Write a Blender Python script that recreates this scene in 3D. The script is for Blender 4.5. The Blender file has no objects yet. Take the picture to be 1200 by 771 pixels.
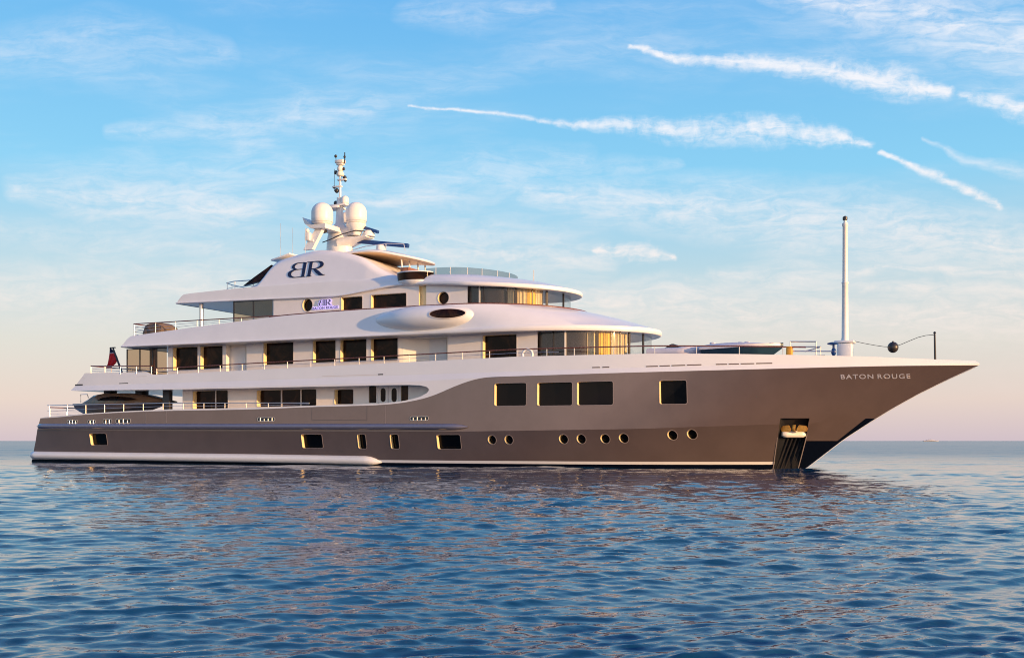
import bpy, bmesh, math, random
import numpy as np
from mathutils import Vector
random.seed(7)
rng = np.random.default_rng(11)
SC = bpy.context.scene
COL = SC.collection
R = math.radians

# ------------------------------------------------------------------ camera
F = 1300.0                     # focal length in photo pixels (1200 wide)
HY = 516.5                     # horizon row in the photo
H = 1.5                        # eye height above the water
TH = math.atan(F / 2840.0)     # yaw of the camera against the yacht's side
CS, SN = math.cos(TH), math.sin(TH)
CAM = (63.854, -62.746)
cam = bpy.data.cameras.new('camera')
cam.sensor_width = 36
cam.lens = F / 1200 * 36
cam.shift_y = (HY - 385.5) / 1200
cam.clip_start = 0.1
cam.clip_end = 100000
camo = bpy.data.objects.new('camera', cam)
COL.objects.link(camo)
camo.location = (CAM[0], CAM[1], H)
camo.rotation_euler = (R(90), 0, TH)
SC.camera = camo
SC.cycles.pixel_filter_type = 'BLACKMAN_HARRIS'
SC.cycles.filter_width = 1.05
SC.render.resolution_x, SC.render.resolution_y = 1024, 657

# ------------------------------------------------------------------ exposure
SC.view_settings.view_transform = 'Standard'
SC.view_settings.look = 'None'
SC.view_settings.gamma = 1
SC.view_settings.use_curve_mapping = False
SC.view_settings.exposure = 0.42

# ------------------------------------------------------------------ sun
SUN_EL = R(6.0)
SUN_AZ = R(-10.5)              # measured from +X (the bow) towards +Y
sl = bpy.data.lights.new('sun', 'SUN')
sl.energy = 5.0
sl.angle = R(0.6)
sl.color = (1.0, 0.60, 0.28)
so = bpy.data.objects.new('sun', sl)
COL.objects.link(so)
sdir = Vector((math.cos(SUN_EL) * math.cos(SUN_AZ), math.cos(SUN_EL) * math.sin(SUN_AZ), math.sin(SUN_EL)))
so.rotation_euler = sdir.to_track_quat('Z', 'Y').to_euler()
so.location = (80, -60, 60)

# ------------------------------------------------------------------ world
W = bpy.data.worlds.new('World')
SC.world = W
W.use_nodes = True


class NT:
    """small helper round a node tree"""
    def __init__(self, tree):
        self.t = tree

    def n(self, kind, **kw):
        nd = self.t.nodes.new(kind)
        for k, v in kw.items():
            setattr(nd, k, v)
        return nd

    def link(self, a, b):
        self.t.links.new(a, b)

    def m(self, op, a, b=None, c=None, clamp=False):
        nd = self.n('ShaderNodeMath', operation=op, use_clamp=clamp)
        for i, v in enumerate((a, b, c)):
            if v is None:
                continue
            if isinstance(v, (int, float)):
                nd.inputs[i].default_value = v
            else:
                self.link(v, nd.inputs[i])
        return nd.outputs[0]

    def vm(self, op, a, b=None):
        nd = self.n('ShaderNodeVectorMath', operation=op)
        for i, v in enumerate((a, b)):
            if v is None:
                continue
            if isinstance(v, (tuple, list)):
                nd.inputs[i].default_value = v
            else:
                self.link(v, nd.inputs[i])
        return nd.outputs['Value'] if op in ('DOT_PRODUCT', 'LENGTH') else nd.outputs[0]

    def mix(self, fac, a, b):
        nd = self.n('ShaderNodeMix', data_type='RGBA')
        for s, v in ((nd.inputs[0], fac), (nd.inputs[6], a), (nd.inputs[7], b)):
            if isinstance(v, (int, float)):
                s.default_value = v
            elif isinstance(v, (tuple, list)):
                s.default_value = tuple(v) + ((1,) if len(v) == 3 else ())
            else:
                self.link(v, s)
        return nd.outputs[2]

    def smooth(self, v, a, b):
        nd = self.n('ShaderNodeMapRange', interpolation_type='SMOOTHSTEP')
        self.link(v, nd.inputs[0])
        nd.inputs[1].default_value, nd.inputs[2].default_value = a, b
        return nd.outputs[0]

    def noise(self, vec, scale, detail=4, rough=0.5, dist=0.0):
        nd = self.n('ShaderNodeTexNoise')
        if vec is not None:
            self.link(vec, nd.inputs['Vector'])
        nd.inputs['Scale'].default_value = scale
        nd.inputs['Detail'].default_value = detail
        nd.inputs['Roughness'].default_value = rough
        nd.inputs['Distortion'].default_value = dist
        return nd.outputs[0], nd.outputs[1]

    def ramp(self, fac, stops, interp='LINEAR'):
        nd = self.n('ShaderNodeValToRGB')
        cr = nd.color_ramp
        cr.interpolation = interp
        while len(cr.elements) < len(stops):
            cr.elements.new(0.5)
        for e, (p, c) in zip(cr.elements, stops):
            e.position = p
            e.color = tuple(c) + (1,)
        self.link(fac, nd.inputs[0])
        return nd.outputs[0]


def lin(r, g, b):
    f = lambda v: ((v / 255 + 0.055) / 1.055) ** 2.4 if v > 10 else v / 255 / 12.92
    return (f(r), f(g), f(b))


def build_world():
    t = NT(W.node_tree)
    for nd in list(W.node_tree.nodes):
        W.node_tree.nodes.remove(nd)
    out = t.n('ShaderNodeOutputWorld')
    bg = t.n('ShaderNodeBackground')
    bg.inputs['Strength'].default_value = 0.1
    t.link(bg.outputs[0], out.inputs[0])
    sky = t.n('ShaderNodeTexSky', sky_type='NISHITA')
    sky.sun_disc = False
    sky.sun_elevation = SUN_EL
    # a sky rotation of 0 puts the sun at +Y; positive turns it clockwise seen from above
    sky.sun_rotation = R(90) - SUN_AZ
    sky.air_density, sky.dust_density, sky.ozone_density = 1.0, 0.6, 1.6
    tc = t.n('ShaderNodeTexCoord')
    d = tc.outputs['Generated']
    sep = t.n('ShaderNodeSeparateXYZ')
    t.link(d, sep.inputs[0])
    el = sep.outputs['Z']
    # evening colours of the air by height above the horizon (scene radiance x 10)
    ev = t.ramp(el, [(0.0, [v * 7.8 for v in lin(216, 199, 210)]),
                     (0.035, [v * 8.0 for v in lin(233, 213, 206)]),
                     (0.085, [v * 8.4 for v in lin(222, 218, 211)]),
                     (0.15, [v * 8.2 for v in lin(188, 217, 230)]),
                     (0.23, [v * 8.2 for v in lin(140, 210, 246)]),
                     (0.38, [v * 8.0 for v in lin(104, 184, 244)]),
                     (0.7, [v * 7.2 for v in lin(70, 136, 222)]),
                     (1.0, [v * 7.2 for v in lin(52, 108, 196)])])
    col = t.mix(0.85, sky.outputs[0], ev)
    # the warm side of the sky, round the low sun
    sd = t.vm('DOT_PRODUCT', d, (math.cos(SUN_AZ), math.sin(SUN_AZ), 0.0))
    low = t.m('POWER', t.m('SUBTRACT', 1.0, t.m('ABSOLUTE', el), clamp=True), 3.0)
    glow = t.m('MULTIPLY', t.smooth(sd, 0.30, 1.0), low)
    gc = t.n('ShaderNodeMix', data_type='RGBA', blend_type='ADD')
    t.link(glow, gc.inputs[0])
    t.link(col, gc.inputs[6])
    gc.inputs[7].default_value = (16, 8.5, 4.0, 1)
    col = gc.outputs[2]
    # added warm fill glow, low in the unseen sky, to brighten hull and walls
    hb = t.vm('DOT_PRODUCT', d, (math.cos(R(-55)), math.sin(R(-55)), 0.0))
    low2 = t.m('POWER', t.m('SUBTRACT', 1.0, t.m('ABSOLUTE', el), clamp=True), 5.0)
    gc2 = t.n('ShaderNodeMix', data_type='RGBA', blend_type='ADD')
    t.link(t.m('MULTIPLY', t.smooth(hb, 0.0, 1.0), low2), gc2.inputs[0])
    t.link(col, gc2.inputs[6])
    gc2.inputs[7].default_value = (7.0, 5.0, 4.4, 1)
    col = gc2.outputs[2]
    # --- high thin cloud, laid out by direction in the sky
    fw = t.vm('DOT_PRODUCT', d, (-SN, CS, 0))
    rt = t.vm('DOT_PRODUCT', d, (CS, SN, 0))
    front = t.m('GREATER_THAN', fw, 0.05)
    fws = t.m('MAXIMUM', fw, 0.05)
    u = t.m('DIVIDE', rt, fws)
    v = t.m('DIVIDE', el, fws)
    comb = t.n('ShaderNodeCombineXYZ')
    t.link(u, comb.inputs[0])
    t.link(v, comb.inputs[1])
    uv = comb.outputs[0]
    # wispy warp of the coordinates
    _, wc = t.noise(uv, 9, 5, 0.6)
    wv = t.vm('SUBTRACT', wc, (0.5, 0.5, 0.5))
    wv = t.vm('MULTIPLY', wv, (0.05, 0.022, 0))
    uvw = t.vm('ADD', uv, wv)
    mp = t.n('ShaderNodeMapping')
    mp.inputs['Rotation'].default_value = (0, 0, R(10))
    mp.inputs['Scale'].default_value = (9, 38, 1)
    t.link(uvw, mp.inputs[0])
    fine, _ = t.noise(mp.outputs[0], 2.2, 7, 0.68, 0.6)
    mp2 = t.n('ShaderNodeMapping')
    mp2.inputs['Rotation'].default_value = (0, 0, R(5))
    mp2.inputs['Scale'].default_value = (2.0, 9.0, 1)
    mp2.inputs['Location'].default_value = (1.7, 0.4, 0)
    t.link(uvw, mp2.inputs[0])
    broad, _ = t.noise(mp2.outputs[0], 1.3, 6, 0.55, 0.3)
    # node group: soft capsule between two points
    g = bpy.data.node_groups.new('cloud_streak', 'ShaderNodeTree')
    for nm, ty in (('P', 'NodeSocketVector'), ('A', 'NodeSocketVector'), ('AB', 'NodeSocketVector'),
                   ('IL', 'NodeSocketFloat'), ('W0', 'NodeSocketFloat'), ('W1', 'NodeSocketFloat')):
        g.interface.new_socket(nm, in_out='INPUT', socket_type=ty)
    g.interface.new_socket('D', in_out='OUTPUT', socket_type='NodeSocketFloat')
    q = NT(g)
    gi, go = q.n('NodeGroupInput'), q.n('NodeGroupOutput')
    ap = q.vm('SUBTRACT', gi.outputs['P'], gi.outputs['A'])
    h = q.m('MULTIPLY', q.vm('DOT_PRODUCT', ap, gi.outputs['AB']), gi.outputs['IL'], clamp=True)
    sc = q.n('ShaderNodeVectorMath', operation='SCALE')
    q.link(gi.outputs['AB'], sc.inputs[0])
    q.link(h, sc.inputs['Scale'])
    dist = q.vm('LENGTH', q.vm('SUBTRACT', ap, sc.outputs[0]))
    wd = q.m('ADD', q.m('MULTIPLY', h, q.m('SUBTRACT', gi.outputs['W1'], gi.outputs['W0'])), gi.outputs['W0'])
    k = q.m('SUBTRACT', 1.0, q.m('DIVIDE', dist, wd), clamp=True)
    q.link(k, go.inputs[0])

    def uvp(x, y):
        return ((x - 600) / F, (HY - y) / F, 0.0)

    def streak(pts, strength, sharp=1.0):
        acc = None
        for (x0, y0, w0), (x1, y1, w1) in zip(pts, pts[1:]):
            nd = t.n('ShaderNodeGroup')
            nd.node_tree = g
            a, b = Vector(uvp(x0, y0)), Vector(uvp(x1, y1))
            t.link(uvw, nd.inputs['P'])
            nd.inputs['A'].default_value = a
            nd.inputs['AB'].default_value = b - a
            nd.inputs['IL'].default_value = 1 / (b - a).length_squared
            nd.inputs['W0'].default_value = 1.12 * w0 / F
            nd.inputs['W1'].default_value = 1.12 * w1 / F
            acc = nd.outputs[0] if acc is None else t.m('MAXIMUM', acc, nd.outputs[0])
        return t.m('MULTIPLY', t.m('POWER', acc, sharp * 0.9), strength)
    S = [
        streak([(738, 54, 4), (840, 71, 11), (960, 82, 19), (1050, 95, 30), (1106, 108, 13)], 1.0, 0.9),
        streak([(1124, 113, 8), (1164, 120, 20), (1215, 133, 20)], 0.85, 0.9),
        streak([(480, 122, 3), (640, 142, 5), (780, 150, 18), (900, 152, 24), (975, 162, 20), (1020, 175, 6)], 0.9, 0.9),
        streak([(1032, 183, 4), (1110, 212, 9), (1172, 240, 7)], 1.0, 0.85),
        streak([(900, -14, 20), (1060, 12, 46), (1215, 48, 52)], 0.95),
        streak([(1085, 165, 3), (1130, 190, 6), (1215, 202, 16)], 0.6),
        streak([(620, 226, 16), (740, 238, 38), (860, 244, 48), (1000, 264, 52), (1215, 292, 46)], 0.85),
        streak([(600, 214, 6), (700, 200, 20), (800, 190, 8)], 0.4),
        streak([(700, 291, 9), (745, 297, 17), (785, 303, 6)], 0.95),
        streak([(830, 320, 10), (930, 328, 26), (1010, 320, 14)], 0.62),
        streak([(1000, 280, 12), (1100, 284, 22), (1215, 300, 20)], 0.62),
        streak([(1020, 312, 5), (1120, 320, 8), (1215, 324, 6)], 0.75),
        streak([(960, 342, 8), (1100, 338, 12), (1215, 342, 12)], 0.6),
        streak([(600, 352, 20), (820, 362, 44), (1000, 372, 36), (1215, 370, 40)], 0.8),
        streak([(760, 400, 12), (860, 404, 16), (960, 398, 8)], 0.4),
        streak([(440, 288, 20), (560, 294, 42), (700, 304, 24)], 0.75),
        streak([(440, 240, 12), (560, 210, 44), (680, 190, 24)], 0.5),
        streak([(20, 222, 16), (130, 234, 44), (300, 246, 26)], 0.75),
        streak([(130, 152, 10), (280, 144, 30), (440, 126, 18)], 0.5),
        streak([(-10, 345, 40), (130, 348, 46), (270, 336, 24)], 0.6),
        streak([(-10, 270, 20), (110, 282, 30), (260, 290, 12)], 0.4),
        streak([(480, 12, 20), (560, 18, 26), (640, 10, 10)], 0.4),
        streak([(-10, 60, 30), (120, 40, 40), (260, 60, 20)], 0.35),
    ]
    trails, soft = S[:4] + [S[8]], S[4:8] + S[9:]
    tot = trails[0]
    for s in trails[1:]:
        tot = t.m('MAXIMUM', tot, s)
    haze = soft[0]
    for s in soft[1:]:
        haze = t.m('MAXIMUM', haze, s)
    tex = t.smooth(fine, 0.30, 0.72)
    mottle, _ = t.noise(uvw, 95, 4, 0.6, 0.4)
    fray = t.m('ADD', tot, t.m('MULTIPLY', t.m('SUBTRACT', fine, 0.5), 1.9))
    fray = t.m('ADD', fray, t.m('MULTIPLY', t.m('SUBTRACT', mottle, 0.5), 1.3))
    tot = t.m('MULTIPLY', t.smooth(fray, 0.08, 1.35), t.m('MINIMUM', t.m('MULTIPLY', tot, 1.25), 0.92))
    veil = t.m('MULTIPLY', t.smooth(broad, 0.42, 0.76), t.m('ADD', 0.12, t.m('MULTIPLY', tex, 0.38)))
    fib = t.smooth(t.m('ADD', fine, t.m('MULTIPLY', t.m('SUBTRACT', mottle, 0.5), 0.25)), 0.28, 0.74)
    haze = t.m('MULTIPLY', haze, t.m('ADD', 0.12, t.m('MULTIPLY', fib, 0.74)))
    both = t.m('SUBTRACT', 1.0, t.m('MULTIPLY', t.m('SUBTRACT', 1.0, tot, clamp=True), t.m('MULTIPLY', t.m('SUBTRACT', 1.0, haze, clamp=True), t.m('SUBTRACT', 1.0, veil, clamp=True))))
    cov = t.m('MULTIPLY', both, front, clamp=True)
    cov = t.m('MULTIPLY', cov, t.smooth(el, 0.012, 0.09))
    ccol = t.ramp(el, [(0.0, [v * 8.6 for v in lin(228, 208, 206)]), (0.12, [v * 8.4 for v in lin(246, 231, 222)]),
                       (0.24, [v * 8.0 for v in lin(243, 242, 246)]), (1.0, [v * 8.0 for v in lin(240, 241, 248)])])
    col = t.mix(cov, col, ccol)
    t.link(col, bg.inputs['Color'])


build_world()

# ------------------------------------------------------------------ measuring helpers


def at(px, py, t):
    """photo pixel -> (X, z) on the fore-and-aft plane t metres to starboard of the keel line"""
    a = (px - 600) / F
    dx, dy = CS * a - SN, SN * a + CS
    k = (-t - CAM[1]) / dy
    return CAM[0] + dx * k, H + k * (HY - py) / F


def proj(X, t, z):
    x, y = X - CAM[0], -t - CAM[1]
    r, f = CS * x + SN * y, -SN * x + CS * y
    return 600 + F * r / f, HY - F * (z - H) / f


def interp(pts):
    xs = [p[0] for p in pts]
    ys = [p[1] for p in pts]

    def f(x):
        return float(np.interp(x, xs, ys))
    return f


def smooth_interp(pts, n=400, k=9):
    xs = np.linspace(pts[0][0], pts[-1][0], n)
    ys = np.interp(xs, [p[0] for p in pts], [p[1] for p in pts])
    pad = np.concatenate([np.full(k, ys[0]), ys, np.full(k, ys[-1])])
    ker = np.ones(2 * k + 1) / (2 * k + 1)
    ys2 = np.convolve(pad, ker, 'valid')

    def f(x):
        return float(np.interp(x, xs, ys2))
    return f


# ------------------------------------------------------------------ mesh helpers
def link(name, me, parent=None):
    o = bpy.data.objects.new(name, me)
    COL.objects.link(o)
    if parent is not None:
        o.parent = parent
    return o


def tag(o, label=None, cat=None, group=None, kind=None):
    for k, v in (('label', label), ('category', cat), ('group', group), ('kind', kind)):
        if v:
            o[k] = v
    return o


def empty(name, loc, label, cat, group=None):
    o = bpy.data.objects.new(name, None)
    o.empty_display_size = 0.3
    COL.objects.link(o)
    o.location = loc
    return tag(o, label, cat, group)


def finish(bm, name, mat, parent=None, angle=30, smooth=True, off=None, recalc=True):
    bmesh.ops.remove_doubles(bm, verts=bm.verts, dist=0.0004)
    if recalc:
        bmesh.ops.recalc_face_normals(bm, faces=bm.faces)
    if off is not None:
        bmesh.ops.translate(bm, verts=bm.verts, vec=off)
    me = bpy.data.meshes.new(name)
    bm.to_mesh(me)
    bm.free()
    for m_ in (mat if isinstance(mat, (list, tuple)) else [mat]):
        me.materials.append(m_)
    if smooth:
        me.polygons.foreach_set('use_smooth', [True] * len(me.polygons))
        me.set_sharp_from_angle(angle=R(angle))
    return link(name, me, parent)


def add_box(bm, x0, x1, y0, y1, z0, z1):
    vs = [bm.verts.new(p) for p in ((x0, y0, z0), (x1, y0, z0), (x1, y1, z0), (x0, y1, z0),
                                    (x0, y0, z1), (x1, y0, z1), (x1, y1, z1), (x0, y1, z1))]
    for f in ((0, 3, 2, 1), (4, 5, 6, 7), (0, 1, 5, 4), (1, 2, 6, 5), (2, 3, 7, 6), (3, 0, 4, 7)):
        bm.faces.new([vs[i] for i in f])
    return vs


def add_rbox(bm, x0, x1, y0, y1, z0, z1, b=0.03, seg=2):
    tmp = bmesh.new()
    add_box(tmp, x0, x1, y0, y1, z0, z1)
    bmesh.ops.bevel(tmp, geom=list(tmp.edges), offset=b, segments=seg, affect='EDGES', profile=0.5)
    merge(bm, tmp)


def merge(bm, tmp):
    me = bpy.data.meshes.new('tmp')
    tmp.to_mesh(me)
    tmp.free()
    bm.from_mesh(me)
    bpy.data.meshes.remove(me)


def add_tube(bm, path, r, n=8, caps=True):
    path = [Vector(p) for p in path]
    rs = r if isinstance(r, (list, tuple)) else [r] * len(path)
    rings = []
    prev = None
    for i, p in enumerate(path):
        a = path[max(i - 1, 0)]
        b = path[min(i + 1, len(path) - 1)]
        d = (b - a).normalized()
        ref = Vector((0, 0, 1)) if abs(d.z) < 0.95 else Vector((1, 0, 0))
        s = d.cross(ref).normalized()
        u = s.cross(d).normalized()
        ring = [bm.verts.new(p + (s * math.cos(2 * math.pi * k / n) + u * math.sin(2 * math.pi * k / n)) * rs[i]) for k in range(n)]
        if prev:
            for k in range(n):
                bm.faces.new((prev[k], prev[(k + 1) % n], ring[(k + 1) % n], ring[k]))
        rings.append(ring)
        prev = ring
    if caps:
        bm.faces.new(rings[0])
        bm.faces.new(list(reversed(rings[-1])))


def add_lathe(bm, prof, c, n=32, sx=1.0, sy=1.0):
    """profile of (radius, z), turned about the vertical through c"""
    rings = []
    for r, z in prof:
        if r < 1e-5:
            rings.append([bm.verts.new((c[0], c[1], c[2] + z))])
        else:
            rings.append([bm.verts.new((c[0] + sx * r * math.cos(2 * math.pi * k / n), c[1] + sy * r * math.sin(2 * math.pi * k / n), c[2] + z)) for k in range(n)])
    for a, b in zip(rings, rings[1:]):
        for k in range(n):
            k2 = (k + 1) % n
            if len(a) == 1 and len(b) == 1:
                continue
            if len(a) == 1:
                bm.faces.new((a[0], b[k2], b[k]))
            elif len(b) == 1:
                bm.faces.new((a[k], a[k2], b[0]))
            else:
                bm.faces.new((a[k], a[k2], b[k2], b[k]))
    if len(rings[0]) > 1:
        bm.faces.new(list(reversed(rings[0])))
    if len(rings[-1]) > 1:
        bm.faces.new(rings[-1])


def add_ellipsoid(bm, c, rx, ry, rz, nu=32, nv=16, rot=None):
    vs = []
    for j in range(nv + 1):
        ph = math.pi * j / nv
        row = []
        for i in range(nu if 0 < j < nv else 1):
            th = 2 * math.pi * i / nu
            p = Vector((rx * math.sin(ph) * math.cos(th), ry * math.sin(ph) * math.sin(th), rz * math.cos(ph)))
            if rot:
                p = rot @ p
            row.append(bm.verts.new(p + Vector(c)))
        vs.append(row)
    for a, b in zip(vs, vs[1:]):
        for i in range(nu):
            i2 = (i + 1) % nu
            if len(a) == 1:
                bm.faces.new((a[0], b[i], b[i2]))
            elif len(b) == 1:
                bm.faces.new((a[i2], a[i], b[0]))
            else:
                bm.faces.new((a[i], b[i], b[i2], a[i2]))


def plan(Xa, Xs, Xt, B, n=2.0, ns=30, nn=40, Ba=None):
    """starboard half of a deck outline: (X, t) from the aft end to the nose; B may be a function of X"""
    bf = B if callable(B) else (lambda x: B)
    pts = []
    for i in range(ns):
        x = Xa + (Xs - Xa) * i / ns
        pts.append((x, bf(x)))
    for i in range(nn + 1):
        ph = math.pi / 2 * i / nn
        x = Xs + (Xt - Xs) * math.sin(ph) ** (2 / n)
        pts.append((x, max(0.0, bf(min(x, Xs)) * math.cos(ph) ** (2 / n)) if i < nn else 0.0))
    return pts


def inset(pl, d):
    out = []
    for i, (x, t) in enumerate(pl):
        a, b = pl[max(i - 1, 0)], pl[min(i + 1, len(pl) - 1)]
        dx, dt = b[0] - a[0], b[1] - a[1]
        L = math.hypot(dx, dt) or 1
        nx, nt = -dt / L, dx / L            # outward normal (t positive outward)
        if i == len(pl) - 1:
            nx, nt = 1, 0
        if i == 0:
            nx, nt = -0.0, 1
        out.append((x - nx * d, max(0.0, t - nt * d)))
    out[-1] = (out[-1][0], 0.0)
    return out


def add_slab(bm, layers, cap_bottom=True, cap_top=True, aft=True):
    """layers: list of (plan, z-function or number), bottom to top -> closed symmetric solid"""
    rings = []
    for pl, z in layers:
        zf = z if callable(z) else (lambda x, z=z: z)
        N = len(pl)
        st = [bm.verts.new((x, -t, zf(x))) for x, t in pl]
        pt = [bm.verts.new((x, t, zf(x))) for x, t in pl]
        rings.append((st, pt))
    for (s0, p0), (s1, p1) in zip(rings, rings[1:]):
        N = len(s0)
        for i in range(N - 1):
            bm.faces.new((s0[i], s0[i + 1], s1[i + 1], s1[i]))
            bm.faces.new((p0[i + 1], p0[i], p1[i], p1[i + 1]))
        if aft:
            bm.faces.new((p0[0], s0[0], s1[0], p1[0]))
    for cap, k in ((cap_bottom, 0), (cap_top, -1)):
        if cap:
            s, p = rings[k]
            for i in range(len(s) - 1):
                if i == len(s) - 2:
                    bm.faces.new((s[i], s[i + 1], p[i]))
                else:
                    bm.faces.new((s[i], s[i + 1], p[i + 1], p[i]))


def rr(x0, x1, z0, z1, r=0.08, n=4):
    """rounded rectangle, counter-clockwise list of (X, z)"""
    r = min(r, abs(x1 - x0) / 2.01, abs(z1 - z0) / 2.01)
    pts = []
    for cx, cz, a0 in ((x1 - r, z1 - r, 0), (x0 + r, z1 - r, 90), (x0 + r, z0 + r, 180), (x1 - r, z0 + r, 270)):
        for k in range(n + 1):
            a = R(a0 + 90 * k / n)
            pts.append((cx + r * math.cos(a), cz + r * math.sin(a)))
    return pts


def oval(cx, cz, rx, rz, n=28):
    return [(cx + rx * math.cos(2 * math.pi * k / n), cz + rz * math.sin(2 * math.pi * k / n)) for k in range(n)]


def grow(poly, d):
    n = len(poly)
    out = []
    for i in range(n):
        a, b = Vector(poly[i - 1]), Vector(poly[(i + 1) % n])
        v = (b - a).normalized()
        out.append((poly[i][0] + v.y * d, poly[i][1] - v.x * d))
    return out


def add_prism(bm, poly, t0, t1):
    """prism through the side: polygon of (X, z); t0 / t1 inner and outer distance (number or function of X, z)"""
    f0 = t0 if callable(t0) else (lambda x, z: t0)
    f1 = t1 if callable(t1) else (lambda x, z: t1)
    a = [bm.verts.new((x, -f0(x, z), z)) for x, z in poly]
    b = [bm.verts.new((x, -f1(x, z), z)) for x, z in poly]
    n = len(poly)
    for i in range(n):
        j = (i + 1) % n
        bm.faces.new((a[i], a[j], b[j], b[i]))
    cx, cz = sum(p[0] for p in poly) / n, sum(p[1] for p in poly) / n
    if n > 4:
        ca = bm.verts.new((cx, -f0(cx, cz), cz))
        cb = bm.verts.new((cx, -f1(cx, cz), cz))
        for i in range(n):
            j = (i + 1) % n
            bm.faces.new((a[j], a[i], ca))
            bm.faces.new((b[i], b[j], cb))
    else:
        bm.faces.new(list(reversed(a)))
        bm.faces.new(b)


def add_ring(bm, pin, pout, t0, t1):
    f0 = t0 if callable(t0) else (lambda x, z: t0)
    f1 = t1 if callable(t1) else (lambda x, z: t1)
    n = len(pin)
    L = []
    for poly, f in ((pin, f0), (pin, f1), (pout, f1), (pout, f0)):
        L.append([bm.verts.new((x, -f(x, z), z)) for x, z in poly])
    for k in range(4):
        a, b = L[k], L[(k + 1) % 4]
        for i in range(n):
            j = (i + 1) % n
            bm.faces.new((a[i], a[j], b[j], b[i]))


def boolean(o, cutter):
    m_ = o.modifiers.new('cut', 'BOOLEAN')
    m_.operation = 'DIFFERENCE'
    m_.solver = 'EXACT'
    m_.object = cutter
    m_.material_mode = 'TRANSFER'
    dg = bpy.context.evaluated_depsgraph_get()
    dg.update()
    me = bpy.data.meshes.new_from_object(o.evaluated_get(dg))
    o.modifiers.clear()
    old = o.data
    o.data = me
    bpy.data.meshes.remove(old)
    cm = cutter.data
    bpy.data.objects.remove(cutter)
    bpy.data.meshes.remove(cm)


# ------------------------------------------------------------------ materials
def mat(name, base, rough=0.4, metal=0.0, coat=0.0, bump=0.0, bscale=20, var=0.0, vscale=2.0, spec=None):
    m_ = bpy.data.materials.new(name)
    m_.use_nodes = True
    t = NT(m_.node_tree)
    b = m_.node_tree.nodes['Principled BSDF']
    b.inputs['Base Color'].default_value = tuple(base) + (1,)
    b.inputs['Roughness'].default_value = rough
    b.inputs['Metallic'].default_value = metal
    b.inputs['Coat Weight'].default_value = coat
    b.inputs['Coat Roughness'].default_value = 0.06
    if spec is not None:
        b.inputs['Specular IOR Level'].default_value = spec
    tc = t.n('ShaderNodeTexCoord')
    if var:
        f, _ = t.noise(tc.outputs['Object'], vscale, 5, 0.6)
        k = t.smooth(f, 0.3, 0.7)
        lo = [c * (1 - var) for c in base]
        hi = [min(1, c * (1 + var)) for c in base]
        t.link(t.mix(k, tuple(lo), tuple(hi)), b.inputs['Base Color'])
        t.link(t.m('ADD', t.m('MULTIPLY', f, 0.12), rough - 0.06), b.inputs['Roughness'])
    if bump:
        f, _ = t.noise(tc.outputs['Object'], bscale, 3, 0.5)
        bp = t.n('ShaderNodeBump')
        bp.inputs['Strength'].default_value = 1.0
        bp.inputs['Distance'].default_value = bump
        t.link(f, bp.inputs['Height'])
        t.link(bp.outputs[0], b.inputs['Normal'])
    return m_


def glass_mat(name, tint, refl=1.0, rough=0.02):
    """thin pane: straight-through tint plus mirror by angle"""
    m_ = bpy.data.materials.new(name)
    m_.use_nodes = True
    t = NT(m_.node_tree)
    m_.node_tree.nodes.remove(m_.node_tree.nodes['Principled BSDF'])
    out = m_.node_tree.nodes['Material Output']
    tr = t.n('ShaderNodeBsdfTransparent')
    tr.inputs[0].default_value = tuple(tint) + (1,)
    gl = t.n('ShaderNodeBsdfGlossy')
    gl.inputs['Roughness'].default_value = rough
    # mirror strength by angle, the same from either side of the pane
    ge = t.n('ShaderNodeNewGeometry')
    cs_ = t.m('ABSOLUTE', t.vm('DOT_PRODUCT', ge.outputs['Normal'], ge.outputs['Incoming']))
    fr_ = t.m('ADD', 0.03, t.m('MULTIPLY', 0.6, t.m('POWER', t.m('SUBTRACT', 1.0, cs_, clamp=True), 5.0)))
    mx = t.n('ShaderNodeMixShader')
    t.link(t.m('MULTIPLY', fr_, refl), mx.inputs[0])
    t.link(tr.outputs[0], mx.inputs[1])
    t.link(gl.outputs[0], mx.inputs[2])
    t.link(mx.outputs[0], out.inputs[0])
    return m_


def emit_mat(name, col, strength):
    m_ = bpy.data.materials.new(name)
    m_.use_nodes = True
    b = m_.node_tree.nodes['Principled BSDF']
    b.inputs['Base Color'].default_value = tuple(c * 0.3 for c in col) + (1,)
    b.inputs['Emission Color'].default_value = tuple(col) + (1,)
    b.inputs['Emission Strength'].default_value = strength
    return m_


M = {}
M['white'] = mat('white_gelcoat', (0.78, 0.77, 0.76), 0.32, coat=0.3, bump=0.0008, bscale=1.1, var=0.025, vscale=0.7)
M['cream'] = mat('cream_paint', (0.80, 0.74, 0.64), 0.4, coat=0.1, var=0.02)
M['jamb'] = mat('golden_jamb_paint', (0.84, 0.68, 0.38), 0.4, coat=0.2, var=0.04)
M['wall'] = mat('warm_white_wall', (0.79, 0.73, 0.68), 0.38, coat=0.15, bump=0.0006, bscale=1.3, var=0.02)
M['wall_main'] = mat('cream_white_wall', (0.80, 0.70, 0.60), 0.38, coat=0.15, bump=0.0006, bscale=1.3, var=0.02)
M['chrome'] = mat('bright_lettering', (0.70, 0.70, 0.78), 0.22, metal=0.45)
M['ceiling'] = mat('deckhead_white', (0.70, 0.69, 0.68), 0.45, var=0.03)
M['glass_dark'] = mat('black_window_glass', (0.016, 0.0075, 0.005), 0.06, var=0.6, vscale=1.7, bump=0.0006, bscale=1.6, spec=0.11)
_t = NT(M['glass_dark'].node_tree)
_nz, _ = _t.noise(_t.n('ShaderNodeTexCoord').outputs['Object'], 0.9, 4, 0.6, 0.8)  # amber reflections painted into the pane colour as broad noise
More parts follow.
